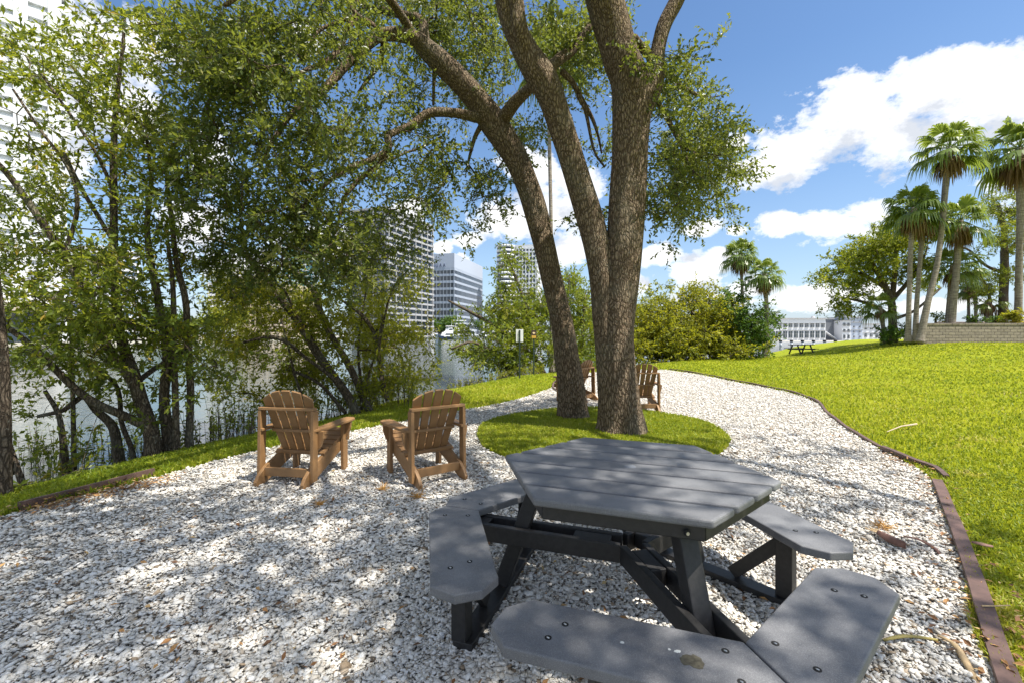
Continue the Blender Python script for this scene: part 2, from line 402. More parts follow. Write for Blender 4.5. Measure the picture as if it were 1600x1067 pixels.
# grass blades
DRY = [(*gp(1540, 688)[:2], .55, .18, .85), (*gp(1500, 700)[:2], .35, .12, .7), (*gp(1400, 640)[:2], .8, .3, .25), (*gp(1300, 600)[:2], 1.2, .5, .25), (*gp(1560, 620)[:2], 1.0, .5, .22), (*gp(1560, 960)[:2], .12, .5, .5), (*gp(700, 628)[:2], .8, .3, .3), (*gp(1515, 745)[:2], .15, .12, .8)]
def blades(n, r0, r1, mask, hmul=1.0, z_off=0.0, p=0.0, a0=-52, a1=52):
    x, y = log_sample(n, r0, r1, a0, a1, p)
    k = mask(x, y); x, y = x[k], y[k]; n = len(x); d = np.hypot(x, y)
    z = height(x, y)+z_off
    k = z > WATER+.25; x, y, z, d = x[k], y[k], z[k], d[k]; n = len(x)
    patch = .5+.5*np.sin(x*1.7+np.sin(y*1.3)*2)*np.sin(y*1.9+x*.4)
    h = rng.uniform(.025, .065, n)*hmul*(1+.008*d); wdt = rng.uniform(.0024, .0048, n)*(1+.20*d)
    a = rng.uniform(0, 2*math.pi, n); la = rng.uniform(0, 2*math.pi, n); ln = rng.uniform(.2, 1.0, n)*h
    dx, dy = np.cos(a)*wdt, np.sin(a)*wdt; lx, ly = np.cos(la)*ln, np.sin(la)*ln
    o_ = np.zeros(n)
    p0 = np.stack([x-dx, y-dy, z-.01], -1); p1 = np.stack([x+dx, y+dy, z-.01], -1)
    p2 = np.stack([x+dx*.8+lx*.4, y+dy*.8+ly*.4, z+h*.6], -1); p3 = np.stack([x-dx*.8+lx*.4, y-dy*.8+ly*.4, z+h*.6], -1)
    p4 = np.stack([x+lx, y+ly, z+h*np.clip(1.15-ln/h*.5, .5, 1)], -1)
    V = np.stack([p0, p1, p2, p3, p4], 1).reshape(-1, 3); b0 = np.arange(n)*5
    big = np.sin(x*.55+1.3*np.sin(y*.31))*np.sin(y*.43+.8*np.sin(x*.37)); dry = np.zeros(n)
    for (ax_, ay_, sx_, sy_, am_) in DRY: dry = np.maximum(dry, am_*np.clip(1.25-np.hypot((x-ax_)/sx_, (y-ay_)/sy_), 0, 1))
    tone = np.clip(rng.normal(.46, .24, n)+(patch-.5)*.22+big*.14, 0, .93); isdry = rng.random(n) < dry; tone = np.where(isdry, rng.uniform(.9, 1, n), tone)
    tone = np.repeat(tone, 5)
    return V, np.stack([b0, b0+1, b0+2, b0+3], -1), np.stack([b0+3, b0+2, b0+4], -1), tone
def leafmat(name, stops, trans=(.25, .32, .03), tfac=.35, rough=.5, spec=.35):
    m, t, b = mat(name)
    c = t.ramp(t.attr(), stops); t.l(c, b.inputs['Base Color'])
    b.inputs['Roughness'].default_value = rough; b.inputs['Specular IOR Level'].default_value = spec
    tr = t.n('ShaderNodeBsdfTranslucent'); t.l(t.mix(.6, c, trans), tr.inputs[0])
    ms = t.n('ShaderNodeMixShader'); ms.inputs[0].default_value = tfac
    t.l(b.outputs[0], ms.inputs[1]); t.l(tr.outputs[0], ms.inputs[2])
    t.l(ms.outputs[0], t.t.nodes['Material Output'].inputs['Surface']); return m
mgrass = leafmat('grass_blade', [(0, (.09, .15, .010)), (.4, (.23, .30, .018)), (.7, (.38, .40, .035)), (.9, (.48, .45, .08)), (1, (.60, .49, .22))], (.68, .69, .04), .43)
def on_lawn(x, y): return inside(x, y, land_poly) & ~inside(x, y, gravel_poly)
mb = MB()
for args in ((300000, 2.0, 45, on_lawn, 1.0, 0.0, 0.0, -52, 52), (90000, 2.0, 7, lambda x, y: on_lawn(x, y) & (x > 0), 1.1, 0.0, .6, 20, 52), (60000, 4.0, 9, lambda x, y: on_lawn(x, y) & (x < 0), 1.4, 0.0, .6, -52, -10)):
    V, q, tr_, tone = blades(*args); n0 = mb.n; mb.add(V, q, 0, tone); mb.f.append((tr_+n0, 0))
V, q, tr_, tone = blades(120000, 4.2, 9.2, lambda x, y: inside(x, y, isl_s+(isl_s-isl_s.mean(0))*.035), .95, .03, 1.0, -6, 26); n0 = mb.n; mb.add(V, q, 0, tone); mb.f.append((tr_+n0, 0))
tag(mb.build('grass', mgrass), 'sunlit green turf blades on lawn, bank and round tree island', 'grass', kind='stuff')

# ------------------------------------------------------------------ shared materials
M_top = None
m, t, b = mat('grey_plastic_board'); pos = t.obj()
n1 = t.noise(pos, 420, 2, .6); n2 = t.noise(pos, 5, 5, .6)
c = t.ramp(n1, [(.35, (.11, .112, .120)), (.55, (.145, .147, .155)), (.7, (.25, .25, .26))])
c = t.mix(t.ramp(n2, [(.45, 0), (.7, .35)]), c, (.27, .275, .285))
t.l(c, b.inputs['Base Color']); b.inputs['Roughness'].default_value = .52; b.inputs['Specular IOR Level'].default_value = .35
t.l(t.bump(n1, .25, .0015), b.inputs['Normal']); M_top = m
M_black = simple('black_plastic_frame', (.022, .021, .021), .5, var=.35, scale=40, bump=.2, bscale=300)
M_brown = simple('brown_plastic_lumber', (.26, .142, .058), .55, var=.14, scale=9, bump=.15, bscale=200)
M_steel = simple('bolt_steel', (.5, .5, .48), .35, 1.0)
M_hole = simple('bolt_recess', (.008, .008, .008), .8)
M_edge = simple('brown_edging_board', (.115, .068, .055), .6, var=.3, scale=7, bump=.2, bscale=80)
M_edged = simple('dark_edging_strip', (.02, .016, .014), .6, var=.3)

# ------------------------------------------------------------------ hexagonal picnic table
TC = (.629, 2.387); ROT = R(-1.18)
tb = empty('picnic_table', (*TC, 0), ROT, 'hexagonal charcoal grey plastic picnic table with six attached benches on the gravel', 'picnic table')
def pol(r, deg): return Vector((r*math.cos(R(deg)), r*math.sin(R(deg))))
HEX = [pol(.708, 102+60*k) for k in range(6)]
def clip(poly, nrm, lo, hi):
    def cut(pts, nn, c):
        out = []
        for a_, b_ in zip(pts, pts[1:]+pts[:1]):
            da, db = a_.dot(nn)-c, b_.dot(nn)-c
            if da >= 0: out.append(a_)
            if da*db < 0: out.append(a_+(b_-a_)*(da/(da-db)))
        return out
    return cut(cut(poly, nrm, lo), -nrm, -hi)
nrm = pol(1, 72); ap = .708*math.cos(R(30)); wb = 2*ap/7
mb = MB()
for k in range(7):
    lo = -ap+k*wb; pg = clip(HEX, nrm, lo+(.013 if k else -1), lo+wb-(.013 if k < 6 else -1))
    if sum(a.x*b.y-a.y*b.x for a, b in zip(pg, pg[1:]+pg[:1])) < 0: pg = pg[::-1]
    mb.prism([tuple(p) for p in pg], .764, .80)
top = bevel(mb.build('tabletop', M_top, tb), .011, 3)
mb = MB(); mb.cyl((0, 0, .799), (0, 0, .806), .034, .028, 24); mb.build('umbrella_hole_cap', simple('grey_cap', (.2, .21, .23), .5), tb, True)
mb = MB()
A1 = [p*.93 for p in HEX]; A0 = [p*.875 for p in HEX]
for k in range(6):
    q = [A1[k], A1[(k+1) % 6], A0[(k+1) % 6], A0[k]]
    mb.prism([tuple(p*(1.0 if j in (0, 3) else .9995)) for j, p in enumerate(q)], .695, .762)
bevel(mb.build('apron', M_black, tb), .006)
for k in range(3):
    mb = MB(); p = pol(.56, 102+60*k)
    mb.bar((*(-p), .742), (*p, .742), .07, .036); bevel(mb.build('top_support', M_black, tb), .003)
    tb.children[-1].location.z = -.0015*k
BZ = .456
def bench_poly(sgn):
    k_ = math.tan(R(30)); g = .004
    pts = [(.759, -.759*k_+g), (.955, -.955*k_+g), (1.051, -.45), (1.051, .33), (.955, .415), (.84, .40), (.759, .31)]
    return [(n_, t_*sgn) for n_, t_ in pts]
first_bolt = None
for (deg, sgn) in ((192, 1), (132, -1), (72, 1), (12, -1), (-48, 1), (-108, -1)):
    a = R(deg); nv = Vector((math.cos(a), math.sin(a))); tv = Vector((-math.sin(a), math.cos(a)))
    pg = [nv*n_+tv*t_ for n_, t_ in bench_poly(sgn)]
    if sum(a_.x*b_.y-a_.y*b_.x for a_, b_ in zip(pg, pg[1:]+pg[:1])) < 0: pg = pg[::-1]
    mb = MB(); mb.prism([tuple(p) for p in pg], BZ-.042, BZ)
    bn = bevel(mb.build('bench', M_top, tb), .007, 3)
    for (n_, t_) in ((.83, -.37), (.96, -.40), (.87, .16), (.96, .20)):
        p = nv*n_+tv*(t_*sgn)
        if first_bolt is None:
            mb = MB(); mb.cyl((0, 0, -.004), (0, 0, .0012), .0125, .0125, 18, 1); mb.cyl((0, 0, .0), (.001, .001, .0026), .0062, .0055, 14, 0)
            bo = mb.build('bolt', [M_steel, M_hole], bn); first_bolt = bo
        else:
            bo = first_bolt.copy(); col.objects.link(bo); bo.parent = bn
        bo.location = (p.x, p.y, BZ)
M_stain = simple('dried_stain', (.085, .075, .05), .8, var=.5, scale=60); M_drop = simple('bird_dropping', (.66, .66, .62), .8)
front_bench = [o_ for o_ in tb.children if o_.name.startswith('bench')][-1]
def splat(nm, px, py, r, m_, seed, asp=1.0):
    p = gp(px, py, BZ)-Vector((*TC, 0)); p = Matrix.Rotation(-ROT, 3, 'Z') @ p; rr = random.Random(seed)
    pts = [(p.x+r*asp*rr.uniform(.6, 1.15)*math.cos(k*math.pi/9), p.y+r*rr.uniform(.6, 1.15)*math.sin(k*math.pi/9)) for k in range(18)]
    mb = MB(); mb.prism(pts, BZ+.0002, BZ+.0009); return mb.build(nm, m_, front_bench)
splat('stain', 1082, 1032, .034, M_stain, 3, 1.25); splat('dropping', 1058, 1017, .008, M_drop, 5, 1.6); splat('dropping', 1046, 1014, .005, M_drop, 6); splat('dropping', 972, 1003, .006, M_drop, 8, 1.5)
for deg in (162, 42, -78):
    a = pol(1, deg); s_ = Vector((-a.y, a.x)); PS = .46 if deg == -78 else .505
    def W(r, t_, z): q = a*r+s_*t_; return (q.x, q.y, z)
    for sd in (-1, 1):
        mb = MB(); mb.bar(W(.046, sd*.062, .362), W(.985, sd*.062, .362), .036, .095)
        bevel(mb.build('beam', M_black, tb), .004)
    for ra, rb in ((.10, .30), (.80, .96)): mb = MB(); mb.bar(W(ra, 0, .365), W(rb, 0, .365), .08, .08); bevel(mb.build('spacer', M_black, tb), .004)
    mb = MB(); mb.bar(W(.47, 0, .76), W(.725, 0, .055), .082, .082, (s_.x, s_.y, 0)); bevel(mb.build('leg', M_black, tb), .006)
    mb = MB(); mb.bar(W(.725, -PS-.04, .029), W(.725, PS+.04, .029), .10, .046); bevel(mb.build('skid', M_black, tb), .004)
    for sd in (-1, 1):
        mb = MB(); mb.bar(W(.745, sd*PS, .052), W(.745, sd*PS, .413), .085, .075, (a.x, a.y, 0)); po = bevel(mb.build('bench_post', M_black, tb), .004)
        mb = MB(); mb.bar(W(.745, sd*(PS-.035), .33), W(.742, sd*.22, .07), .04, .07); bevel(mb.build('brace', M_black, tb), .003)
        mb = MB(); mb.bar(W(.64, sd*.49, .395), W(.85, sd*.49, .395), .036, .036); bevel(mb.build('bench_cleat', M_black, tb), .003)
v3 = pol(.66, -78+0); vv = pol(.637, -84)
mb = MB(); mb.cyl((vv.x, vv.y, .728), (vv.x*1.012, vv.y*1.012, .728), .013, .013, 16, 1); mb.cyl((vv.x, vv.y, .728), (vv.x*1.02, vv.y*1.02, .728), .008, .007, 12, 0)
mb.build('bolt', [M_steel, M_hole], tb)

# ------------------------------------------------------------------ adirondack chairs
def make_chair():
    root = empty('adirondack_chair', (0, 0, 0), 0)
    Wd = .25
    def P2(y, z): return (y, z)
    for sd in (-1, 1):
        x = sd*Wd
        prof = [(0, .0), (.10, .0), (.78, .255), (.80, .30), (.80, .375), (.74, .385), (.40, .272), (.13, .175), (.03, .10), (-.01, .045)]
        mb = MB(); mb.extrude([(x-.018, y, z) for y, z in prof], (.036, 0, 0)); bevel(mb.build('side_rail', M_brown, root), .005)
        mb = MB(); mb.bar((x+sd*.040, .70, 0), (x+sd*.040, .70, .525), .035, .095, (0, 1, 0)); bevel(mb.build('front_leg', M_brown, root), .005)
        mb = MB(); mb.bar((x+sd*.038, .13, .04), (x+sd*.038, .145, .735), .035, .085, (0, 1, 0)); bevel(mb.build('rear_post', M_brown, root), .005)
        ar = [(x+sd*.0, .10), (x+sd*.055, .10), (x+sd*.10, .30), (x+sd*.125, .66), (x+sd*.115, .80), (x+sd*.07, .845), (x-sd*.01, .835), (x-sd*.03, .76), (x-sd*.012, .42)]
        if sd < 0: ar = ar[::-1]
        mb = MB(); mb.prism(ar, .527, .555); bevel(mb.build('armrest', M_brown, root), .006)
        for yy, rear in ((.70, 0), (.17, 1)):
            xb = x+sd*.0585
            pr = [(xb, yy, .525), (xb+sd*.055, yy, .525), (xb+sd*.05, yy, .46), (xb+sd*.022, yy, .37), (xb, yy, .34)]
            mb = MB(); mb.extrude(pr if sd > 0 else pr[::-1], (0, .03, 0)); mb.build('arm_bracket', M_brown, root)
    mb = MB()
    for k in range(6):
        y = .36+k*.085; z = .262+(y-.36)*.335
        M_ = Euler((math.atan(.335), 0, 0)).to_matrix()
        mb.box((0, y, z+.012), (.56, .076, .024), 0, 0, M_)
    mb.box((0, .822, .34), (.56, .024, .075))
    bevel(mb.build('seat', M_brown, root), .004)
    # back: five fanned slats with an arched top, leaning back
    mb = MB(); y0, z0, tl = .375, .245, R(22.5)
    for k in range(5):
        c0 = (k-2)*.088; c1 = (k-2)*.113; hw0, hw1 = .0355, .0455
        pts = []
        def topz(u): return .745-.115*(abs(u)/.29)**2.4
        xa, xb_ = c1-hw1, c1+hw1
        pts = [(c0-hw0, 0), (c0+hw0, 0)]
        for q in range(7):
            u = xb_+(xa-xb_)*q/6; pts.append((u, topz(u)))
        P3 = [(u, y0-v*math.sin(tl), z0+v*math.cos(tl)) for u, v in pts]
        mb.extrude(P3, (0, .022*math.cos(tl), .022*math.sin(tl)))
    bevel(mb.build('backrest', M_brown, root), .004)
    def backy(z): return y0-(z-z0)*math.tan(tl)
    for z, nm, ww, dd in ((.738, 'top_crossbar', .60, .07), (.50, 'middle_crossbar', .50, .05), (.262, 'bottom_crossbar', .55, .05)):
        yb = backy(z); n_ = 8
        o1 = [(-ww/2+ww*q/n_, yb-dd-.0+.0*q) for q in range(n_+1)]
        i1 = [(ww/2-ww*q/n_, yb-.004-.012*math.sin(math.pi*q/n_)) for q in range(n_+1)]
        if z < .7: o1 = [(x_, y_+.02*(abs(x_)/(ww/2))**2) for x_, y_ in o1]
        mb = MB(); mb.prism(o1+i1, z, z+.028); bevel(mb.build(nm, M_brown, root), .004)
    mb = MB(); mb.box((0, .12, .125), (.463, .03, .085)); bevel(mb.build('rear_stretcher', M_brown, root), .004)
    return root
chair0 = make_chair()
chairs = [((435, 765), -9, 'brown adirondack chair at far left of the gravel, beside the dark bush on the bank'),
          ((694, 759), 36, 'brown adirondack chair turned left on the gravel, between the bank grass and the picnic table'),
          ((1010, 647), 2, 'distant brown adirondack chair facing away, just right of the thick double tree trunk'),
          ((926, 629), 52, 'distant brown adirondack chair seen between the two tree trunks')]
for k, ((px, py), deg, lab) in enumerate(chairs):
    o = chair0 if k == 0 else copy_tree(chair0)
    p = gp(px, py); o.location = (p.x, p.y, .012); o.rotation_euler = (0, 0, R(deg))
    tag(o, lab, 'chair', 'brown adirondack chairs on the gravel')

# ------------------------------------------------------------------ edging
def edging(name, pts, wd, h0, h1, m_, lab, flat=False):
    P_ = np.array(pts, float); tn = np.gradient(P_, axis=0); tn /= np.linalg.norm(tn, axis=1, keepdims=True)
    nn = np.stack([-tn[:, 1], tn[:, 0]], -1)*wd/2; V = []
    for p, q in zip(P_, nn):
        hh_ = h1+.006*math.sin(p[0]*5+p[1]*3)
        V += [(*(p-q), h0), (*(p-q*.9), hh_), (*(p+q*.9), hh_-.004), (*(p+q), h0)]
    k_ = len(P_); fs = []
    for i_ in range(k_-1):
        for j_ in range(3): fs.append((i_*4+j_, i_*4+4+j_, i_*4+5+j_, i_*4+1+j_))
    fs += [(0, 1, 2, 3), tuple((k_-1)*4+q for q in (3, 2, 1, 0))]
    mb = MB(); mb.add(V, fs); o = mb.build(name, m_); tag(o, lab, 'edging'); return o
def arc(pxs, step=.12): return cm2([tuple(gp(a, b)[:2]) for a, b in pxs], step)
edging('edging_board', arc([(1590,1120),(1545,985),(1512,880),(1478,790),(1464,757)]), .085, -.02, .062, M_edge, 'wide straight brown edging board between gravel and lawn in the right foreground')
edging('edging_strip', arc([(1479,752),(1462,738),(1430,727),(1396,712),(1378,704)]), .05, -.02, .075, M_edge, 'short curved brown edging strip just beyond the wide board on the right', )
edging('edging_strip', arc([(1376,702),(1330,675),(1291,645),(1276,628),(1232,612),(1182,602),(1132,592),(1087,583),(1045,577)]), .04, -.02, .055, M_edge, 'long thin winding brown edging strip along the sunlit lawn')
edging('edging_strip', arc([(30,799),(90,782),(160,764),(240,744)]), .05, -.02, .085, M_edge, 'brown edging strip between leaf litter and bank grass at far left')
edging('edging_strip', arc([(880,594),(868,597),(864,606),(872,612)]), .05, -.02, .06, M_edge, 'small stub of brown edging left of the leaning tree trunk')
edging('edging_strip', [tuple(p) for p in np.vstack([isl_s, isl_s[:1]])], .02, -.01, .045, M_edged, 'thin dark edging strip around the grass island of the oak')


# ------------------------------------------------------------------ bark and leaf materials
def barkmat(name, dark, light, vs=16.0, strength=1.0, disp=.02, lichen=.25):
    m, t, b = mat(name); o_ = t.obj()
    wv = t.n('ShaderNodeTexNoise'); t.l(o_, wv.inputs['Vector']); wv.inputs['Scale'].default_value = 3
    wp = t.vm('ADD', o_, t.vm('MULTIPLY', t.vm('SUBTRACT', wv.outputs['Color'], (.5, .5, .5)), (.12, .12, .25)))
    pm = t.mapping(wp, (1, 1, .26))
    v1 = t.vor(pm, vs, 'DISTANCE_TO_EDGE'); v2 = t.vor(t.mapping(wp, (1, 1, .42)), vs*1.9, 'DISTANCE_TO_EDGE')
    fine = t.noise(t.mapping(o_, (1, 1, .5)), 90, 4, .7)
    rd = t.m('ADD', t.ramp(v1, [(0, 0), (.22, 1)]), t.m('MULTIPLY', t.ramp(v2, [(0, 0), (.3, 1)]), .45))
    rd = t.m('ADD', rd, t.m('MULTIPLY', fine, .5))
    big = t.noise(o_, 1.6, 4, .6)
    c = t.ramp(rd, [(.25, tuple(q*.45 for q in dark)), (.9, dark), (1.0, light)])
    c = t.ramp(t.m('MULTIPLY', rd, .5), [(.08, tuple(q*.5 for q in dark)), (.45, dark), (.85, light)])
    c = t.mix(t.m('MULTIPLY', t.ramp(big, [(.5, 0), (.68, 1)]), lichen), c, (.22, .23, .17))
    c = t.mix(t.m('MULTIPLY', t.ramp(t.noise(o_, 22, 3, .6), [(.62, 0), (.68, 1)]), lichen*1.6), c, (.36, .35, .28))
    t.l(c, b.inputs['Base Color']); b.inputs['Roughness'].default_value = .9; b.inputs['Specular IOR Level'].default_value = .15
    t.l(t.bump(rd, strength, disp), b.inputs['Normal']); return m
M_oak = barkmat('oak_bark', (.14, .098, .062), (.36, .272, .185), 31, 1.0, .019)
M_bark = barkmat('dark_bark', (.085, .064, .046), (.21, .165, .12), 30, .8, .012, .35)
M_palmt, t, b = mat('palm_trunk_fibre'); o_ = t.obj()
rg = t.noise(t.mapping(o_, (1.2, 1.2, 9)), 2.2, 4, .7); fb = t.noise(t.mapping(o_, (6, 6, 1)), 3, 4, .7)
t.l(t.ramp(t.m('ADD', t.m('MULTIPLY', rg, .6), t.m('MULTIPLY', fb, .4)), [(.35, (.10, .075, .055)), (.5, (.24, .20, .165)), (.65, (.38, .335, .285))]), b.inputs['Base Color'])
b.inputs['Roughness'].default_value = .9; t.l(t.bump(rg, .8, .04), b.inputs['Normal'])
L_oak = leafmat('oak_leaf', [(0, (.028, .050, .016)), (.45, (.080, .115, .026)), (.8, (.18, .205, .040)), (1, (.31, .29, .085))], (.46, .52, .05), .38, .42, .4)
L_button = leafmat('bank_tree_leaf', [(0, (.045, .08, .014)), (.5, (.13, .175, .024)), (.85, (.26, .28, .035)), (1, (.42, .29, .05))], (.58, .62, .04), .45, .42, .4)
L_yel = leafmat('yellow_green_leaf', [(0, (.08, .11, .012)), (.5, (.20, .23, .022)), (.85, (.33, .32, .035)), (1, (.46, .32, .07))], (.70, .66, .03), .48)
L_mang = leafmat('mangrove_leaf', [(0, (.06, .10, .012)), (.5, (.155, .205, .020)), (.85, (.28, .32, .028)), (1, (.38, .36, .05))], (.5, .54, .03), .40)
L_dark = leafmat('glossy_green_leaf', [(0, (.03, .075, .012)), (.6, (.07, .14, .02)), (1, (.13, .20, .03))], (.26, .40, .03), .3)
L_palm = leafmat('palm_frond_green', [(0, (.05, .085, .015)), (.5, (.12, .18, .03)), (1, (.26, .30, .07))], (.5, .6, .08), .36, .38, .5)
L_dead = leafmat('dead_frond', [(0, (.10, .062, .035)), (.5, (.22, .145, .085)), (1, (.36, .26, .16))], (.4, .25, .12), .2, .8, .1)

# ------------------------------------------------------------------ foliage generators
def unit(v): return v/(np.linalg.norm(v, axis=-1, keepdims=True)+1e-9)
def sticks(mb, P0, P1, r0, r1, n=4, mi=0):
    P0, P1 = np.asarray(P0, float), np.asarray(P1, float); N = len(P0)
    if N == 0: return
    d = unit(P1-P0); ref = np.where(np.abs(d[:, 2:3]) > .8, np.array([[1., 0, 0]]), np.array([[0, 0, 1.]]))
    a = unit(np.cross(d, ref)); b_ = np.cross(d, a); th = np.arange(n)*2*math.pi/n
    ring = a[:, None]*np.cos(th)[None, :, None]+b_[:, None]*np.sin(th)[None, :, None]
    r0 = np.broadcast_to(r0, (N,)); r1 = np.broadcast_to(r1, (N,))
    V = np.concatenate([P0[:, None]+ring*r0[:, None, None], P1[:, None]+ring*r1[:, None, None]], 1)
    j = np.arange(n); q = np.stack([j, (j+1) % n, (j+1) % n+n, j+n], -1)
    mb.add(V.reshape(-1, 3), (q[None]+(np.arange(N)*2*n)[:, None, None]).reshape(-1, 4), mi)
def leaf_quads(mb, base, dirs, L, Wd, tone, flat=.35, mi=0):
    N = len(base); d = unit(dirs); up_ = unit(np.stack([rng.normal(0, flat, N), rng.normal(0, flat, N), np.ones(N)], -1)*1.0)
    s_ = unit(np.cross(d, up_)); nrm_ = np.cross(s_, d); L = L[:, None]; Wd = Wd[:, None]
    p0 = base; p1 = base+d*L*.45+s_*Wd*.5+nrm_*Wd*.12; p2 = base+d*L-nrm_*L*.08; p3 = base+d*L*.45-s_*Wd*.5+nrm_*Wd*.12
    V = np.stack([p0, p1, p2, p3], 1).reshape(-1, 3); b0 = np.arange(N)*4
    mb.add(V, np.stack([b0, b0+1, b0+2, b0+3], -1), mi, np.repeat(tone, 4))
LPC = 60
def ell(cx, cy, rx, ry, d0, d1, cov, leaf=(.075, .026), spread=.26):
    dm = (d0+d1)/2; area = math.pi*rx*ry*(dm/F)**2
    n = max(3, int(1.12*cov*area/(LPC*leaf[0]*leaf[1]*.5*.6))); nk = max(2, n//6)
    u = rng.random(nk)**.5; a = rng.random(nk)*2*math.pi; d = rng.uniform(d0, d1, nk)
    px, py = cx+rx*u*np.cos(a), cy+ry*u*np.sin(a)
    C_ = np.stack([(px-CX)*d/F, d, EYE-(py-HY)*d/F], -1)
    out = C_[rng.integers(0, nk, n)]+rng.normal(0, spread, (n, 3))*np.array([1, 1, .7])
    return out
def wbox(x0, x1, y0, y1, z0, z1, n, spread=.35):
    nk = max(2, n//7); C_ = np.stack([rng.uniform(x0, x1, nk), rng.uniform(y0, y1, nk), rng.uniform(z0, z1, nk)], -1)
    return C_[rng.integers(0, nk, n)]+rng.normal(0, spread, (n, 3))*np.array([1, 1, .6])
def foliage(root, limbpts, cl, lmat, bmat, leaf=(.075, .026), twl=.34, droop=.25, rmax=.03, tone_mu=.45, zmin=None, part='crown', nleaf=LPC, minr=.0028):
    cl = cl[(cl[:, 2] > (zmin if zmin is not None else -9))]; n = len(cl)
    nodes = np.vstack([limbpts, cl]); m0 = len(limbpts); par = np.full(len(nodes), -1)
    Dm = np.empty(n); best = np.empty(n, int)
    for i_ in range(n):
        dd = ((limbpts-cl[i_])**2).sum(1); best[i_] = dd.argmin(); Dm[i_] = dd[best[i_]]**.5
    Dm = Dm*.92; done = np.zeros(n, bool); order = []
    for _ in range(n):
        i_ = int(np.where(done, 1e9, Dm).argmin()); done[i_] = True; par[m0+i_] = best[i_]; order.append(i_)
        dd = np.sqrt(((cl-cl[i_])**2).sum(1))+.06; up_ = (~done) & (dd < Dm); Dm[up_] = dd[up_]; best[up_] = m0+i_
    cnt = np.ones(len(nodes))
    for i_ in order[::-1]:
        if par[m0+i_] >= m0: cnt[par[m0+i_]] += cnt[m0+i_]
    idx = m0+np.arange(n); A_, B_ = nodes[par[idx]], nodes[idx]
    r = np.minimum(rmax, minr*cnt[idx]**.42); mid = (A_+B_)/2+rng.normal(0, .06, (n, 3))*np.linalg.norm(B_-A_, axis=1, keepdims=True)
    B_ = B_+0; mb = MB(); sticks(mb, A_, mid, r*1.15, r, 5); sticks(mb, mid, B_, r, r*.85, 5)
    # twigs with leaves
    tw = 6; per = nleaf//tw
    out = unit(B_-A_)
    td = unit(rng.normal(0, 1, (n, tw, 3))+out[:, None]*.6+np.array([0, 0, -droop])); tlv = twl*rng.uniform(.6, 1.2, (n, tw, 1))
    tb_ = np.repeat(B_[:, None], tw, 1); te = tb_+td*tlv+np.array([0, 0, -1])*tlv*droop*.4
    sticks(mb, tb_.reshape(-1, 3), te.reshape(-1, 3), minr*.8, minr*.4, 3)
    s_ = np.linspace(.15, 1.0, per)[None, None, :, None]
    lb = tb_[:, :, None]+(te-tb_)[:, :, None]*s_
    ld = unit(rng.normal(0, .8, (n, tw, per, 3))+td[:, :, None]*.9+np.array([0, 0, -droop*.6]))
    N = n*tw*per; sz = rng.uniform(.65, 1.25, N)
    tone = np.clip(np.repeat(rng.normal(tone_mu, .19, n), tw*per)+rng.normal(0, .17, N), 0, 1)
    lm = MB(); leaf_quads(lm, lb.reshape(-1, 3), ld.reshape(-1, 3), leaf[0]*sz, leaf[1]*sz, tone, .9)
    mb.build('branches', bmat, root); return lm.build(part, lmat, root)
def bark_wob(amp=.06, k=3, seed=0.0):
    def f(P_, th):
        z = P_[:, 2:3]
        return 1+.10*np.exp(-np.clip(z+.05, 0, 9)/.17)*np.sin(th*5+seed*3)*(amp > .03)+amp*np.sin(th*k+z*1.3+seed)+amp*.5*np.sin(th*(k*2+1)-z*2.3+seed)+.5*amp*np.sin(th*2+z*5.1+seed*2)
    return f
def limb(mb, pts, flare=None, step=.06, n=14, amp=.05, seed=0.0, world=False, mi=0):
    rows = []
    for p in pts:
        if world: rows.append((*p[:3], p[3]))
        else: v = at(p[0], p[1], p[2]); rows.append((*v, p[3]/2*p[2]/F))
    C_ = catmull(rows, step); C_[:, 3] = np.maximum(C_[:, 3], .002)
    if flare: C_[:, 3] *= 1+flare*np.exp(-(C_[:, 2]-C_[0, 2]).clip(0)/.16)
    mb.tube(C_[:, :3], C_[:, 3], n, mi, bark_wob(amp, 3, seed)); return C_[:, :3]

# ------------------------------------------------------------------ the two oaks
D1 = 6.85
oak = empty('oak_tree', gp(972, 676), 0, 'large oak with a thick trunk splitting into two stems, behind the hexagonal picnic table', 'tree')
def rel(root, mbx):
    for k in range(len(mbx.v)): mbx.v[k] = mbx.v[k]-np.array(root.location)
tr = MB(); LP = []
LP.append(limb(tr, [(972,690,D1,82),(972,668,D1,74),(969,640,D1,67),(966,600,D1,62),(962,560,D1,58),(962,520,D1,56),(968,460,D1,55),(973,400,D1,56),(977,350,D1,56),(980,300,D1,55),(985,225,D1,56),(988,165,D1,58),(984,125,D1,58),(972,95,D1,56),(962,60,D1,54),(945,0,D1-.05,56),(925,-70,D1-.3,52),(905,-160,D1-.8,46)], .22, .035, 56, .035, 1.0))
LP.append(limb(tr, [(962,680,D1,46),(960,640,D1-.02,46),(956,600,D1-.02,44),(952,560,D1,43),(947,500,D1,43),(942,440,D1,42),(929,370,D1,40),(909,300,D1,40),(886,225,D1-.05,38),(861,150,D1-.1,42),(843,115,D1-.12,46),(818,75,D1-.15,38),(795,20,D1-.2,36),(785,-40,D1-.3,34),(770,-140,D1-.8,30)], .14, .035, 44, .04, 2.2))
LP.append(limb(tr, [(992,190,D1,40),(1004,158,D1,42),(1019,128,D1,36),(1028,80,D1,23),(1038,40,D1,22),(1058,0,D1,23),(1085,-60,D1,22),(1130,-130,D1-.3,20),(1200,-220,D1-.8,18)], None, .04, 26, .04, .4))
LP.append(limb(tr, [(838,110,D1-.1,26),(815,55,D1-.3,24),(806,0,D1-.35,23),(800,-80,D1-.6,20),(760,-180,D1-1,18)], None, .04, 22, .05, 3.4))
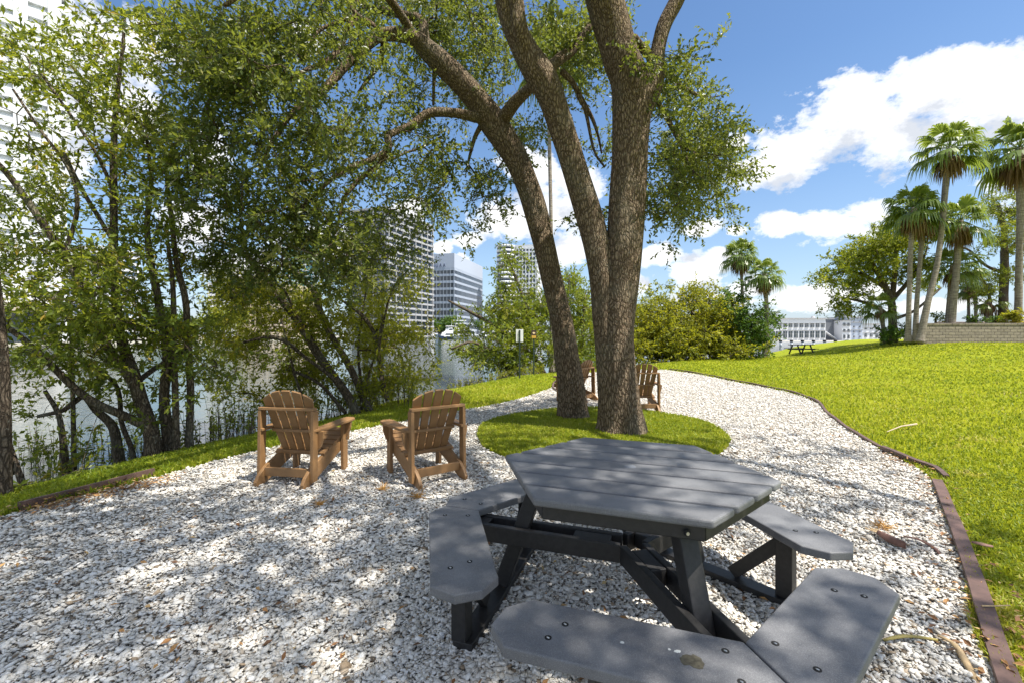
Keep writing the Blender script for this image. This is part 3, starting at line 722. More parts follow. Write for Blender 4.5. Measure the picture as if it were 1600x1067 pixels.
LP.append(limb(tr, [(846,118,D1,16),(872,95,D1+.4,17),(900,72,D1+.7,14),(935,20,D1+1,11),(960,-40,D1+1.2,9)], None, .05, 12, .05))
LP.append(limb(tr, [(878,112,D1+.3,11),(895,130,D1+.3,9),(908,155,D1+.4,8),(925,185,D1+.5,6),(935,215,D1+.5,4),(940,240,D1+.6,3)], None, .05, 8, .05))
LP.append(limb(tr, [(903,150,D1+.3,7),(915,175,D1+.3,6),(928,235,D1+.3,4),(945,262,D1+.4,3)], None, .05, 8, .05))
LP.append(limb(tr, [(980,95,D1+.2,14),(1020,150,D1+.9,10),(1050,200,D1+1.1,8),(1080,260,D1+1.2,5)], None, .05, 8, .05))
LP.append(limb(tr, [(990,60,D1+.2,14),(1045,120,D1+1.2,8),(1090,150,D1+1.6,5)], None, .05, 8, .05))
# limbs above the frame that carry the shading canopy
over = [[(1.6,6.3,7.2,.20),(2.6,4.6,7.9,.16),(3.4,2.8,8.2,.11),(4.0,1.0,8.2,.06)],
        [(2.9,6.6,7.0,.12),(4.6,5.4,7.9,.10),(6.2,3.8,8.3,.07),(7.4,2.0,8.2,.04)],
        [(.1,6.0,7.3,.13),(-.2,4.3,8.0,.11),(-.6,2.3,8.3,.08),(-1.2,.4,8.3,.05)],
        [(2.6,4.6,7.9,.09),(1.5,3.6,8.3,.07),(1.9,2.2,8.1,.05),(1.0,.8,8.4,.035),(1.3,-.6,8.1,.02)],
        [(-.4,4.2,8.0,.08),(-2.0,3.0,8.2,.06),(-3.2,1.6,8.1,.04)],
        [(4.6,5.4,7.9,.07),(5.4,3.6,8.6,.05),(5.8,1.4,8.6,.03)]]
for q in over: LP.append(limb(tr, q, None, .12, 10, .05, 0, True))
# knot scars
for (px, py, wd) in ((991, 142, 12), (985, 330, 8), (938, 470, 8)):
    v = at(px, py, D1-.05); r = .026
rel(oak, tr); tk = tr.build('trunk', M_oak, oak, True)
cl = np.vstack([ell(1062,225,72,120,6.6,9.2,1.75), ell(1100,250,48,55,6.8,8.8,1.3), ell(1110,300,34,40,6.8,8.5,.9), ell(1032,320,34,55,6.8,8.8,.9), ell(1035,130,45,55,7,9,1.0),
    ell(925,45,52,60,7.3,9.5,1.7), ell(870,40,50,60,7.3,9.5,1.6), ell(905,110,40,40,7.3,9,1.0), ell(925,270,30,90,7.6,9,.55), ell(1140,345,12,18,7.2,8,.5),
    wbox(-2.6,7.9,-1.2,4.3,7.3,8.9,560), wbox(-1.6,3.8,-1.5,2.6,7.3,8.8,680), wbox(3.0,8.0,1.5,6.0,8.0,9.2,120), wbox(-3.5,0,1.0,5.0,7.6,8.9,100)])
ok = ~((cl[:, 1] > .2) & (np.abs(cl[:, 0]/np.maximum(cl[:, 1], .1)) < 1.25) & (cl[:, 2] > 6.0) & ((cl[:, 2]-EYE-.35)/np.maximum(cl[:, 1], .1) < .80) & (cl[:, 1] < 6.4))
cl = cl[ok]
foliage(oak, np.vstack(LP)[::4]-np.array(oak.location), cl-np.array(oak.location), L_oak, M_bark, (.074, .037), .34, .12, .035, .47)

oak2 = empty('leaning_oak_tree', gp(897, 654), 0, 'oak with a slimmer trunk leaning left, in the grass island behind the thick double trunk', 'tree')
tr = MB(); LP = []; D2 = 8.0
LP.append(limb(tr, [(899,668,D2,56),(896,645,D2,47),(893,600,D2,42),(886,560,D2,38),(879,510,D2,34),(870,470,D2,33),(862,437,D2,32),(850,385,D2,34),(839,340,D2,35),(827,300,D2,36),(808,250,D2,38),(790,220,D2,39),(770,190,D2,42),(750,162,D2-.05,38),(722,130,D2-.1,36),(690,98,D2-.15,34),(668,78,D2-.2,30),(651,62,D2-.3,24),(625,54,D2-.4,21),(597,55,D2-.5,18),(580,66,D2-.6,15),(560,84,D2-.7,14),(540,103,D2-.8,14),(515,132,D2-1,12),(495,152,D2-1.1,11),(462,172,D2-1.3,9),(430,215,D2-1.5,6),(405,260,D2-1.6,4)], .14, .035, 40, .045, .7))
LP.append(limb(tr, [(776,196,D2,26),(790,180,D2-.2,22),(805,160,D2-.4,20),(826,140,D2-.6,17),(842,126,D2-.9,15)], None, .04, 16, .05))
LP.append(limb(tr, [(768,186,D2,20),(745,184,D2-.1,17),(715,178,D2-.2,14),(685,176,D2-.3,14),(665,180,D2-.35,13),(645,196,D2-.4,13),(622,205,D2-.5,11),(607,214,D2-.6,11),(606,236,D2-.7,11),(580,250,D2-.8,9),(557,259,D2-.9,8),(530,272,D2-1,8),(508,289,D2-1.2,7),(479,318,D2-1.4,6),(452,338,D2-1.6,4)], None, .05, 12, .05))
LP.append(limb(tr, [(607,238,D2-.7,9),(590,260,D2-.7,8),(565,278,D2-.7,8),(550,294,D2-.7,7),(539,308,D2-.8,6),(532,330,D2-.8,5),(528,350,D2-.9,3)], None, .05, 9, .05))
LP.append(limb(tr, [(664,84,D2-.2,16),(663,50,D2-.1,15),(655,30,D2,14),(630,24,D2+.1,13),(603,18,D2+.2,11),(560,5,D2+.2,8),(520,-20,D2+.2,6)], None, .05, 10, .05))
LP.append(limb(tr, [(600,56,D2-.5,12),(575,36,D2-.6,11),(557,25,D2-.7,10),(538,-5,D2-.8,8),(520,-50,D2-1,7)], None, .05, 10, .05))
LP.append(limb(tr, [(557,26,D2-.7,8),(545,45,D2-.8,9),(533,70,D2-.9,9),(520,90,D2-1,9),(500,102,D2-1.1,8),(478,110,D2-1.3,6),(450,125,D2-1.5,4)], None, .05, 10, .05))
LP.append(limb(tr, [(556,26,D2-.9,6),(520,38,D2-1,6),(495,52,D2-1.1,5),(480,80,D2-1.2,4),(470,95,D2-1.3,3)], None, .05, 8, .05))
LP.append(limb(tr, [(600,60,D2-.4,10),(597,85,D2-.4,9),(590,105,D2-.4,8),(575,125,D2-.4,6),(560,145,D2-.5,4)], None, .05, 8, .05))
LP.append(limb(tr, [(752,196,D2+.1,9),(742,215,D2+.1,7),(735,240,D2+.2,5),(728,270,D2+.2,3)], None, .05, 8, .05))
LP.append(limb(tr, [(680,90,D2-.1,8),(678,125,D2+.1,6),(677,165,D2+.1,4)], None, .05, 8, .05))
LP.append(limb(tr, [(690,215,D2+.2,5),(655,232,D2,4),(632,240,D2-.1,4),(612,250,D2-.3,4)], None, .05, 8, .05))
LP.append(limb(tr, [(651,62,D2-.2,14),(600,-10,D2-1,12),(520,-60,D2-2,10),(430,-40,D2-2.6,8),(350,10,D2-2.8,6)], None, .08, 10, .05))
rel(oak2, tr); tr.build('trunk', M_oak, oak2, True)
cl = np.vstack([ell(440,90,150,95,5.2,8.2,2.1), ell(350,50,75,70,5.0,7.5,1.7), ell(470,210,80,70,5.6,8.0,1.2), ell(380,250,80,90,5.4,7.5,1.7), ell(320,170,50,60,5.2,7,1.0),
    ell(725,60,70,75,7.6,10.5,2.1), ell(640,20,80,35,7.5,10,1.7), ell(735,150,38,38,8.4,10.5,1.5), ell(580,215,60,60,6.8,9,.75), ell(640,270,55,55,6.8,9,.9), ell(700,280,50,55,7.2,9.3,1.2), ell(745,300,32,45,7.4,9.3,.9),
    ell(640,150,45,45,7.2,9.5,.9), ell(815,230,36,60,8.4,10.5,1.15), ell(560,310,60,30,6.4,8.5,.9), ell(430,370,95,70,5.8,8.0,2.5), ell(540,390,70,55,6.2,8.6,2.2), ell(620,400,38,28,7,9,.9), ell(520,60,40,40,5.6,8,.9),
    ell(745,345,16,14,8,9,.8), ell(600,330,40,30,7,9,.8), wbox(-5.0,-1.5,.5,3.0,7.0,8.4,70)])
foliage(oak2, np.vstack(LP)[::4]-np.array(oak2.location), cl-np.array(oak2.location), L_oak, M_bark, (.074, .037), .34, .16, .03, .44)

# ------------------------------------------------------------------ bank trees on the left
bt = empty('bank_tree', gp(238, 728, -.3), 0, 'tall many-stemmed tree with small leaves at the water edge on the left', 'tree')
tr = MB(); LP = []; D = 6.3
stems = [[(238,735,D,26),(240,700,D,22),(234,665,D,20),(222,630,D,20),(210,590,D,18),(196,550,D,15),(186,515,D,13),(180,470,D,11),(178,400,D,10),(178,320,D,10),(178,240,D,9),(182,160,D,7),(190,90,D,5),(196,20,D,3)],
 [(222,625,D,15),(200,585,D-.1,14),(170,545,D-.2,13),(150,500,D-.3,12),(130,455,D-.4,10),(100,400,D-.5,10),(70,355,D-.6,10),(40,310,D-.7,9),(10,270,D-.8,8),(-30,230,D-.9,7)],
 [(232,668,D,14),(190,648,D-.2,12),(150,630,D-.4,11),(115,605,D-.5,10),(70,560,D-.7,9),(30,525,D-.8,8),(-10,500,D-.9,7)],
 [(268,735,D+.2,18),(262,680,D+.2,16),(256,620,D+.2,14),(262,560,D+.2,14),(255,510,D+.2,12),(246,460,D+.2,11),(236,410,D+.2,9),(230,350,D+.2,8),(236,280,D+.2,6),(228,210,D+.2,4)],
 [(296,728,D+.3,12),(296,680,D+.3,11),(298,610,D+.3,10),(294,540,D+.3,10),(290,470,D+.3,9),(276,410,D+.3,8),(268,340,D+.3,7),(262,260,D+.3,5),(300,180,D+.3,3)],
 [(276,720,D+.1,10),(275,640,D+.1,9),(272,540,D+.2,8),(270,450,D+.2,7),(262,380,D+.2,5)],
 [(190,738,D+.3,14),(184,700,D+.3,13),(176,665,D+.3,12),(150,640,D+.2,10),(130,620,D+.1,8),(100,640,D,7),(60,650,D,5)],
 [(212,735,D+.2,8),(205,700,D+.2,7),(190,660,D+.2,7),(180,600,D+.1,6),(120,560,D,5)],
 [(105,745,D-.2,10),(100,710,D-.2,9),(92,650,D-.2,7),(70,610,D-.2,5)],
 [(116,740,D,6),(114,640,D,6),(112,540,D,5),(108,470,D,4)],
 [(100,400,D-.5,7),(120,330,D-.4,6),(110,270,D-.5,5),(60,200,D-.6,4),(20,140,D-.6,3)],
 [(178,300,D,6),(150,240,D-.2,5),(110,180,D-.3,4),(60,110,D-.4,3)],
 [(178,380,D,6),(130,300,D-.2,6),(100,240,D-.3,5)],
 [(45,782,D-.8,9),(28,735,D-.8,8),(14,690,D-.8,6)], [(20,740,D-.8,7),(10,700,D-.9,6),(-6,650,D-1,5)],
 [(210,600,D,9),(250,570,D+.4,7),(300,540,D+.6,5)]]
for k, q in enumerate(stems): LP.append(limb(tr, q, .25 if q[0][1] > 700 else None, .06, 10, .07, k))
rel(bt, tr); tr.build('trunk', M_bark, bt, True)
lf = (.082, .036)
cl = np.vstack([ell(95,110,125,110,5.2,7.6,.95,lf), ell(190,50,80,70,5.4,7.6,1.0,lf), ell(60,300,100,80,4.8,7,1.15,lf), ell(170,290,90,90,5.4,7.4,1.0,lf), ell(110,430,120,70,4.9,7,1.7,lf), ell(20,400,50,90,4.8,6.5,1.2,lf),
    ell(265,320,65,130,5.8,7.6,1.0,lf), ell(250,480,60,80,5.8,7.4,1.0,lf), ell(50,590,80,80,4.9,6.6,1.3,lf), ell(305,560,50,80,6,7.6,.9,lf), ell(190,580,80,50,5.6,7,.6,lf), ell(262,655,50,50,6,7,.8,lf), ell(110,520,90,40,5,6.6,1.2,lf), ell(60,680,60,40,5,6,.7,lf), ell(250,190,60,60,5.8,7.6,.8,lf), ell(20,700,40,40,5,5.8,.7,lf)])
foliage(bt, np.vstack(LP)[::3]-np.array(bt.location), cl-np.array(bt.location), L_button, M_bark, lf, .34, .1, .02, .45)

edge = empty('slim_bank_tree', (-4.95, 4.35, -.05), 0, 'slim grey trunk cut off by the left edge of the view beside the bank tree', 'tree')
tr = MB(); LP = [limb(tr, [(-5.02,4.4,-.2,.075),(-5.0,4.4,.5,.065),(-5.03,4.4,1.4,.055),(-5.15,4.4,2.6,.05),(-5.3,4.5,4.0,.035),(-5.4,4.6,5.2,.02)], .3, .08, 10, .05, 0, True)]
rel(edge, tr); tr.build('trunk', M_bark, edge, True)
cl = wbox(-6.3,-5.0,3.8,5.6,3.0,5.6,36)
foliage(edge, LP[0][::3]-np.array(edge.location), cl-np.array(edge.location), L_button, M_bark, lf, .34, .1, .02, .45)

bb = empty('bank_shrub', gp(556, 640, -.1), 0, 'dark leaning stems under a yellow-green shrubby crown behind the two nearest chairs', 'tree')
tr = MB(); LP = []; D = 9.2
stems = [[(558,648,D,15),(545,620,D,14),(520,585,D,13),(495,550,D,13),(470,510,D,12),(448,480,D,11),(435,465,D,11),(415,435,D,10),(395,412,D,9),(375,393,D,8),(350,380,D,6),(320,372,D,4)],
 [(580,648,D+.2,12),(565,615,D+.2,11),(550,580,D+.2,11),(530,545,D+.2,10),(512,515,D+.2,10),(498,480,D+.2,9),(490,455,D+.2,8),(470,435,D+.2,7),(452,410,D+.2,5)],
 [(606,625,D+.4,8),(597,595,D+.4,8),(592,560,D+.4,7),(586,525,D+.4,6),(572,500,D+.4,6),(556,485,D+.4,5),(520,460,D+.4,3)],
 [(590,555,D+.4,4),(600,500,D+.4,4),(615,450,D+.5,3),(640,420,D+.5,2)],
 [(565,640,D+.3,4),(575,590,D+.3,4),(590,540,D+.3,3),(600,480,D+.3,2)],
 [(545,620,D,6),(520,590,D-.2,6),(480,560,D-.3,5),(440,530,D-.4,7),(410,528,D-.5,5),(380,535,D-.6,3)],
 [(470,510,D,5),(440,450,D-.2,4),(400,445,D-.3,3),(365,452,D-.4,2)],
 [(480,640,D-.2,4),(462,590,D-.2,4),(450,540,D-.3,3),(440,500,D-.3,2)],
 [(540,645,D,6),(500,600,D+.3,5),(460,580,D+.3,4)], [(572,640,D+.5,5),(560,560,D+.6,4),(565,500,D+.6,3),(575,440,D+.6,2)]]
for k, q in enumerate(stems): LP.append(limb(tr, q, None, .08, 9, .06, k))
rel(bb, tr); tr.build('trunk', M_bark, bb, True)
lf = (.085, .038)
cl = np.vstack([ell(470,520,95,70,8.8,11.5,1.7,lf), ell(560,480,90,70,8.8,12,1.8,lf), ell(620,560,46,60,9,12,2.1,lf), ell(395,500,70,65,8.6,11,1.5,lf), ell(350,570,60,55,8.4,10.5,1.2,lf), ell(640,470,28,40,9.5,11.5,.9,lf), ell(500,605,95,28,9.2,10.8,2.2,lf), ell(430,440,60,40,8.8,10.5,1.2,lf), ell(640,590,28,28,10,11.5,1.3,lf)])
foliage(bb, np.vstack(LP)[::3]-np.array(bb.location), cl-np.array(bb.location), L_yel, M_bark, lf, .34, .1, .02, .42, zmin=-.35-float(bb.location.z))

def bushy(name, label, base, stems, ells, lmat, leaf, twl=.6, tone=.45, group=None, spread=.5, zmin=None, minr=.006):
    root = empty(name, base, 0, label, 'tree', group); tr = MB(); LP = []
    for k, q in enumerate(stems): LP.append(limb(tr, q, None, .25, 9, .06, k))
    rel(root, tr); tr.build('trunk', M_bark, root, True)
    cl = np.vstack([ell(*e, leaf, spread) for e in ells])
    foliage(root, np.vstack(LP)[::2]-np.array(root.location), cl-np.array(root.location), lmat, M_bark, leaf, twl, .1, .05, tone, zmin=zmin, minr=minr); return root
bushy('mangrove_tree', 'spreading mangrove at the shore behind the two signposts', at(850, 585, 20.5),
    [[(852,588,20.5,9),(835,560,20.5,8),(800,530,20.5,7),(765,505,20.3,6),(735,488,20,5),(700,470,19.8,3)], [(846,588,20.6,7),(830,540,20.8,6),(822,480,21,5),(800,420,21,4),(790,395,21,2)], [(870,588,21,8),(872,540,21,7),(885,480,21.4,5),(890,430,21.5,3)], [(800,588,20,6),(780,560,19.5,5),(740,535,19,4),(705,545,18.5,3)], [(905,588,22,7),(910,520,22,5),(915,460,22,3)]],
    [(830,490,60,62,19.5,23,2.3),(895,490,42,70,20.5,24,3.2),(790,540,62,32,18.5,22,2.8),(735,528,38,20,18.5,21,1.8),(800,425,42,34,20,22.5,.9),(800,565,58,18,18.5,21,2.3),(905,555,35,28,21,24,2.2),(722,545,26,16,18.5,20,.8),(740,490,28,22,19.5,21.5,.5)], L_mang, (.15, .07), .6, .46, spread=.45, zmin=-.9)
bushy('mangrove_thicket', 'broad rounded yellow-green mangrove thicket beyond the end of the gravel path', at(1075, 558, 29.5),
    [[(1060,560,29,8),(1050,530,29,6),(1030,500,29,4),(1010,480,29,3)], [(1085,560,29.5,8),(1090,520,29.5,6),(1080,485,29.5,4)], [(1115,560,30,8),(1125,530,30,6),(1110,495,30,4)], [(1030,560,28.5,7),(1015,535,28.5,5),(1000,515,28.5,3)], [(985,558,28,7),(975,530,28,5),(965,500,28,3)]],
    [(1075,505,72,40,27.5,33,4.5),(1030,512,42,38,27,31,4.0),(1120,512,38,42,28,32,4.0),(1075,540,95,18,26.5,29.5,5.0),(1000,525,22,32,27.5,30,3.5),(950,515,40,40,27,31,3.0),(1060,466,55,14,29,32,2.6),(1110,462,30,12,29,31,2.2),(1075,552,95,8,26.0,28.5,5.0),(1010,490,22,16,28,30.5,2.6)], L_yel, (.19, .09), .7, .34, spread=.5, zmin=-.4)
bushy('mangrove_tree', 'darker green mangrove tree at the right end of the thicket, left of the waterside palm', at(1158, 556, 28.5),
    [[(1160,558,28.5,7),(1158,530,28.5,6),(1150,500,28.5,5),(1145,475,28.5,3)], [(1172,556,28.5,6),(1180,520,28.5,4),(1175,490,28.5,3)]],
    [(1162,490,32,28,27,30.5,3.6),(1160,525,34,30,27,30,4),(1185,500,16,32,27.5,29.5,2.6),(1165,547,30,10,27,29,4),(1140,462,16,10,28,30,1.2),(1180,462,16,9,28,30,1.0)], L_dark, (.2, .10), .6, .5, spread=.42, zmin=-.4)
bushy('shade_tree', 'wide airy yellow-green tree left of the tall palm group', at(1392, 532, 34),
    [[(1396,534,34,13),(1395,500,34,11),(1392,470,34,10),(1378,440,34,8),(1362,410,34,6),(1345,385,34,4)], [(1393,475,34,8),(1398,430,34,7),(1400,390,34,5),(1395,360,34,3)], [(1385,452,34,6),(1350,430,34,5),(1320,425,34,3),(1300,430,34,2)], [(1394,470,34,7),(1420,440,34,6),(1440,410,34,4),(1450,385,34,2)], [(1396,500,34,7),(1370,480,33.5,5),(1340,470,33.5,4),(1310,465,33.5,3)], [(1395,500,34,6),(1430,485,34.5,4),(1470,450,35,3)]],
    [(1345,395,46,26,32,36,2.8),(1385,362,46,26,32,36,2.8),(1315,425,36,20,32,35,2.8),(1400,400,42,28,32,36,2.2),(1308,468,30,14,32,35,2.6),(1355,470,32,12,32.5,35,1.4),(1335,440,48,18,32,36,2.0),(1440,395,30,28,33,36,1.8),(1460,440,30,16,34,36,1.4),(1410,440,26,16,33,35,1.0),(1420,350,30,14,33,36,1.6)], L_mang, (.22, .10), .7, .62, spread=.5)
bushy('shade_tree', 'grey-green tree behind the palms at the right edge, above the stone wall', at(1568, 505, 36),
    [[(1568,508,36,12),(1568,460,36,11),(1570,410,36,10),(1568,360,36,7),(1560,320,36,4)], [(1570,428,36,5),(1540,415,36,4),(1515,392,36,3),(1495,385,36,2)], [(1570,400,36,6),(1595,370,36,4),(1615,340,36,3)], [(1550,508,36,5),(1545,460,36,4),(1530,430,36,3)]],
    [(1560,325,36,28,34,38,1.3),(1590,360,40,34,34,38,1.3),(1545,375,25,20,34,38,.7),(1530,425,30,14,34.5,37,.8),(1585,430,30,30,34.5,38,.9),(1545,465,22,20,34.5,37,.7),(1620,330,40,60,34,39,1.5)], L_mang, (.2, .08), .7, .40, spread=.55)
bushy('wall_shrub', 'low leafy shrub growing at the foot of the airy tree left of the palms', at(1398, 534, 31),
    [[(1400,535,31,4),(1400,515,31,3),(1398,498,31,2)]], [(1402,508,18,16,30,32,1.8),(1375,520,14,10,30,31.5,1.5),(1395,522,28,9,30,32,1.8)], L_dark, (.22, .09), .4, .6, spread=.25)

# low shoots standing in the shallows
def shoots(name, label, base, region, n, h, lmat, leaves=8):
    mb = MB(); lm = mb; P0 = []; P1 = []
    for _ in range(n):
        x_, y_ = region(); z_ = max(hz(x_, y_), WATER-.15)-.02; hh_ = h*rng.uniform(.5, 1.25)
        P0.append((x_, y_, z_)); P1.append((x_+rng.normal(0, .06)*hh_*2, y_+rng.normal(0, .06), z_+hh_))
    P0 = np.array(P0)-np.array(base); P1 = np.array(P1)-np.array(base)
    sticks(mb, P0, P1, .007, .003, 4, 1)
    s_ = rng.uniform(.35, 1.0, (n, leaves, 1)); B_ = (P0[:, None]+(P1-P0)[:, None]*s_).reshape(-1, 3)
    d_ = unit(rng.normal(0, 1, (n*leaves, 3))+np.array([0, 0, .5]))
    leaf_quads(lm, B_, d_, rng.uniform(.05, .11, n*leaves), rng.uniform(.025, .045, n*leaves), rng.random(n*leaves)*.8, .6); return tag(mb.build(name, [lmat, M_bark], None, loc=base), label, 'plants', kind='stuff')
def reg_left():
    px = rng.uniform(20, 400); d = rng.uniform(6.6, 9.2); return (px-CX)*d/F, d+rng.uniform(-.2, .4)
shoots('mangrove_seedlings', 'thin dark leafy mangrove shoots standing in the shallows below the left bank trees', (-6.5, 8.2, WATER), reg_left, 260, .62, L_button, 5)
def reg_mid():
    px = rng.uniform(700, 850); d = rng.uniform(17.5, 19.8); return (px-CX)*d/F, d
shoots('marsh_plants', 'reddish green marsh plants along the shore left of the signposts', (-1.0, 18.7, WATER), reg_mid, 260, .42, L_yel, 9)
def reg_b():
    px = rng.uniform(330, 640); d = rng.uniform(9.6, 11.5); return (px-CX)*d/F, d
shoots('bank_undergrowth', 'dark undergrowth of thin stems at the foot of the shrub behind the chairs', (-3.8, 10.5, -.4), reg_b, 240, .8, L_button, 10)

# ------------------------------------------------------------------ palms
def palm(label, base, pts, Rm, nf=38, skirt=1.0, group=None, seed=0, tw=.2, old=True, cat='palm tree'):
    """pts: list of (px,py,d,wpx); crown at the last point; Rm: crown radius in metres"""
    global rng
    keep = rng; rng = np.random.default_rng(100+seed)
    root = empty('palm_tree', base, 0, label, cat, group); mb = MB()
    pts = [(a_, b_, c_, d_*.72) for a_, b_, c_, d_ in pts]; nf = int(nf*.72); C_ = limb(mb, pts, .35, .12, 12, .03, seed); rel(root, mb); mb.build('trunk', M_palmt, root, True)
    c = C_[-1]-np.array(base)
    V = []; Fq = []; tone = []; D_ = MB(); G = MB()
    def frond(G, el, az, Lp, Lb, droop, tn, nseg=17):
        dr = np.array([math.cos(el)*math.cos(az), math.cos(el)*math.sin(az), math.sin(el)])
        side = unit(np.cross(dr, np.array([0, 0, 1.0]))); upv = np.cross(side, dr)
        hub = c+dr*Lp+np.array([0, 0, -droop*Lp*.25])
        m_ = (c+hub)/2+np.array([0, 0, .05*Lp])
        sticks(G, [c, m_], [m_, hub], Rm*.014, Rm*.009, 4)
        ang = np.linspace(-R(82), R(82), nseg)+rng.normal(0, .03, nseg)
        d1 = dr[None]*np.cos(ang)[:, None]+side[None]*np.sin(ang)[:, None]-upv[None]*.10*np.abs(ang)[:, None]
        Ls = Lb*(1-.32*(np.abs(ang)/R(82))**2)*rng.uniform(.85, 1.08, nseg)
        fold = unit(np.cross(d1, upv[None])); wd = Ls*.078
        g = np.array([0, 0, -1.0])
        p1 = hub+d1*(Ls*.5)[:, None]+g*(Ls*droop*.12)[:, None]; p2 = hub+d1*(Ls*.80)[:, None]+g*(Ls*droop*.42)[:, None]; p3 = hub+d1*(Ls*.98)[:, None]+g*(Ls*(droop*.95+rng.uniform(0, .15, nseg)))[:, None]
        a = hub+fold*.002; b_ = hub-fold*.002
        V = np.stack([a+np.zeros_like(p1), b_+np.zeros_like(p1), p1+fold*wd[:, None], p1-fold*wd[:, None], p2+fold*(wd*.55)[:, None], p2-fold*(wd*.55)[:, None], p3], 1)
        b0 = np.arange(nseg)*7
        n0 = G.n; G.add(V.reshape(-1, 3), np.vstack([np.stack([b0, b0+2, b0+3, b0+1], -1), np.stack([b0+2, b0+4, b0+5, b0+3], -1)]), 0, np.repeat(np.clip(tn+rng.normal(0, .1, nseg), 0, 1), 7))
        G.f.append((np.stack([b0+4, b0+6, b0+5], -1)+n0, 0))
    for k in range(nf):
        e = 1.35-1.75*(k/nf)**.9+rng.normal(0, .08); a_ = k*2.39996+rng.normal(0, .15)
        frond(G, e, a_, Rm*rng.uniform(.38, .58), Rm*rng.uniform(.42, .60), .38+.75*(k/nf)+max(0, -e)*.3, .75-.5*k/nf+rng.normal(0, .1))
    G.build('crown', L_palm, root)
    for k in range(int(nf*.55*skirt)):
        e = -.75-rng.random()*.7; frond(D_, e, k*2.4+1, Rm*.28*rng.uniform(.7, 1.2), Rm*.36*skirt**.5, .9, rng.random(), 11)
    if skirt > 0: D_.build('dead_fronds', L_dead, root)
    rng = keep; return root
def bz(px, py, d): return at(px, py, d)
gr = 'tall fan palms at the right edge of the lawn'
palm('fan palm with a straight trunk, leftmost of the tall palms by the stone wall', bz(1418,532,28.5), [(1419,534,28.5,12),(1420,480,28.5,9),(1422,420,28.5,9),(1424,370,28.5,9),(1428,325,28.5,10)], 1.95, 40, 1.2, gr, 1)
palm('fan palm whose thin trunk stands just right of the leftmost tall palm', bz(1430,532,29.5), [(1430,533,29.5,11),(1432,480,29.5,9),(1436,430,29.5,8),(1440,380,29.5,9),(1442,338,29.5,9)], 1.8, 32, 1.3, gr, 2)
palm('tallest fan palm of the group, with a trunk leaning to the right as it rises', bz(1438,532,28), [(1437,535,28,15),(1448,480,28,12),(1462,425,28,10),(1470,370,28,10),(1476,310,28,11),(1480,250,28,12),(1484,232,28,12)], 2.1, 38, 1.3, gr, 3)
palm('fan palm with a rough trunk rising above the left end of the stone wall', bz(1487,508,29.5), [(1486,520,29.5,13),(1490,470,29.5,13),(1494,430,29.5,12),(1497,390,29.5,11),(1500,345,29.5,12)], 1.9, 38, 1.5, gr, 4)
palm('shorter dark fan palm hidden behind the rough trunk above the wall', bz(1480,508,31), [(1479,520,31,9),(1483,470,31,8),(1488,415,31,8)], 1.9, 34, .8, gr, 5)
palm('tall fan palm at the far right edge, above the stone wall', bz(1592,506,30.5), [(1591,508,30.5,14),(1592,430,30.5,12),(1594,350,30.5,12),(1594,290,30.5,14),(1593,232,30.5,14)], 2.75, 40, 1.5, gr, 6)
palm('small fan palm growing above the middle of the stone wall', bz(1514,500,38), [(1514,506,38,6),(1513,470,38,5),(1513,446,38,5)], 1.55, 26, 1.2, gr, 7)
palm('small fan palm close to the right of the other small palm above the wall', bz(1525,500,39), [(1525,506,39,6),(1524,470,39,6),(1522,440,39,6)], 1.5, 26, 1.2, gr, 8)
palm('low squat palm with brown hanging fronds above the stone wall', bz(1544,505,36), [(1544,508,36,9),(1544,490,36,9),(1543,470,36,9)], 1.3, 20, 1.8, gr, 9)
palm('short fan palm in front of the airy yellow-green tree', bz(1381,532,31.5), [(1383,535,31.5,8),(1379,505,31.5,8),(1375,480,31.5,8)], 1.35, 26, .7, gr, 10)
gr = 'fan palms by the water'
palm('fan palm standing behind the mangrove thicket', bz(1166,540,42), [(1164,545,42,6),(1162,500,42,6),(1159,440,42,6),(1157,398,42,7)], 2.0, 44, 1.5, gr, 11)
palm('fan palm with a bare trunk at the water edge right of the mangrove thicket', bz(1197,553,27.5), [(1196,556,27.5,13),(1198,520,27.5,9),(1198,480,27.5,8),(1196,455,27.5,9),(1194,428,27.5,9)], 1.28, 44, 1.5, gr, 12)
palm('very tall slim grey palm whose crown is lost in the oak leaves', bz(862,580,20.5), [(863,582,20.5,13),(862,540,20.5,9),(861,450,20.5,8),(861,350,20.5,8),(859,250,20.5,8),(858,160,20.5,8),(862,90,20.5,10)], 2.0, 34, 1.4, gr, 13)


# ------------------------------------------------------------------ stone wall, signs
mwl, t, b = mat('stone_block_wall'); o_ = t.obj()
br = t.n('ShaderNodeTexBrick'); mp = t.n('ShaderNodeMapping'); mp.inputs['Rotation'].default_value = (R(90), 0, 0); t.l(o_, mp.inputs[0]); t.l(mp.outputs[0], br.inputs['Vector'])
br.inputs['Scale'].default_value = 1.0; br.inputs['Brick Width'].default_value = .42; br.inputs['Row Height'].default_value = .19; br.inputs['Mortar Size'].default_value = .016
br.inputs['Color1'].default_value = (.30, .25, .20, 1); br.inputs['Color2'].default_value = (.20, .165, .135, 1); br.inputs['Mortar'].default_value = (.06, .05, .04, 1)
nn_ = t.noise(o_, 6, 5, .7)
t.l(t.mix(t.ramp(nn_, [(.4, 0), (.75, .6)]), br.outputs[0], (.40, .35, .29)), b.inputs['Base Color']); b.inputs['Roughness'].default_value = .95
t.l(t.bump(t.m('ADD', t.m('MULTIPLY', br.outputs['Fac'], -1.0), nn_), .8, .03), b.inputs['Normal'])
WX = 26.6; wr = empty('retaining_wall', (WX, 29, .7), 0, 'low brown stone block wall holding up the palm bed at the right edge of the lawn', 'wall')
mb = MB(); mb.box((16, .2, .6), (32, .4, 1.62)); bevel(mb.build('wall_face', mwl, wr), .02)
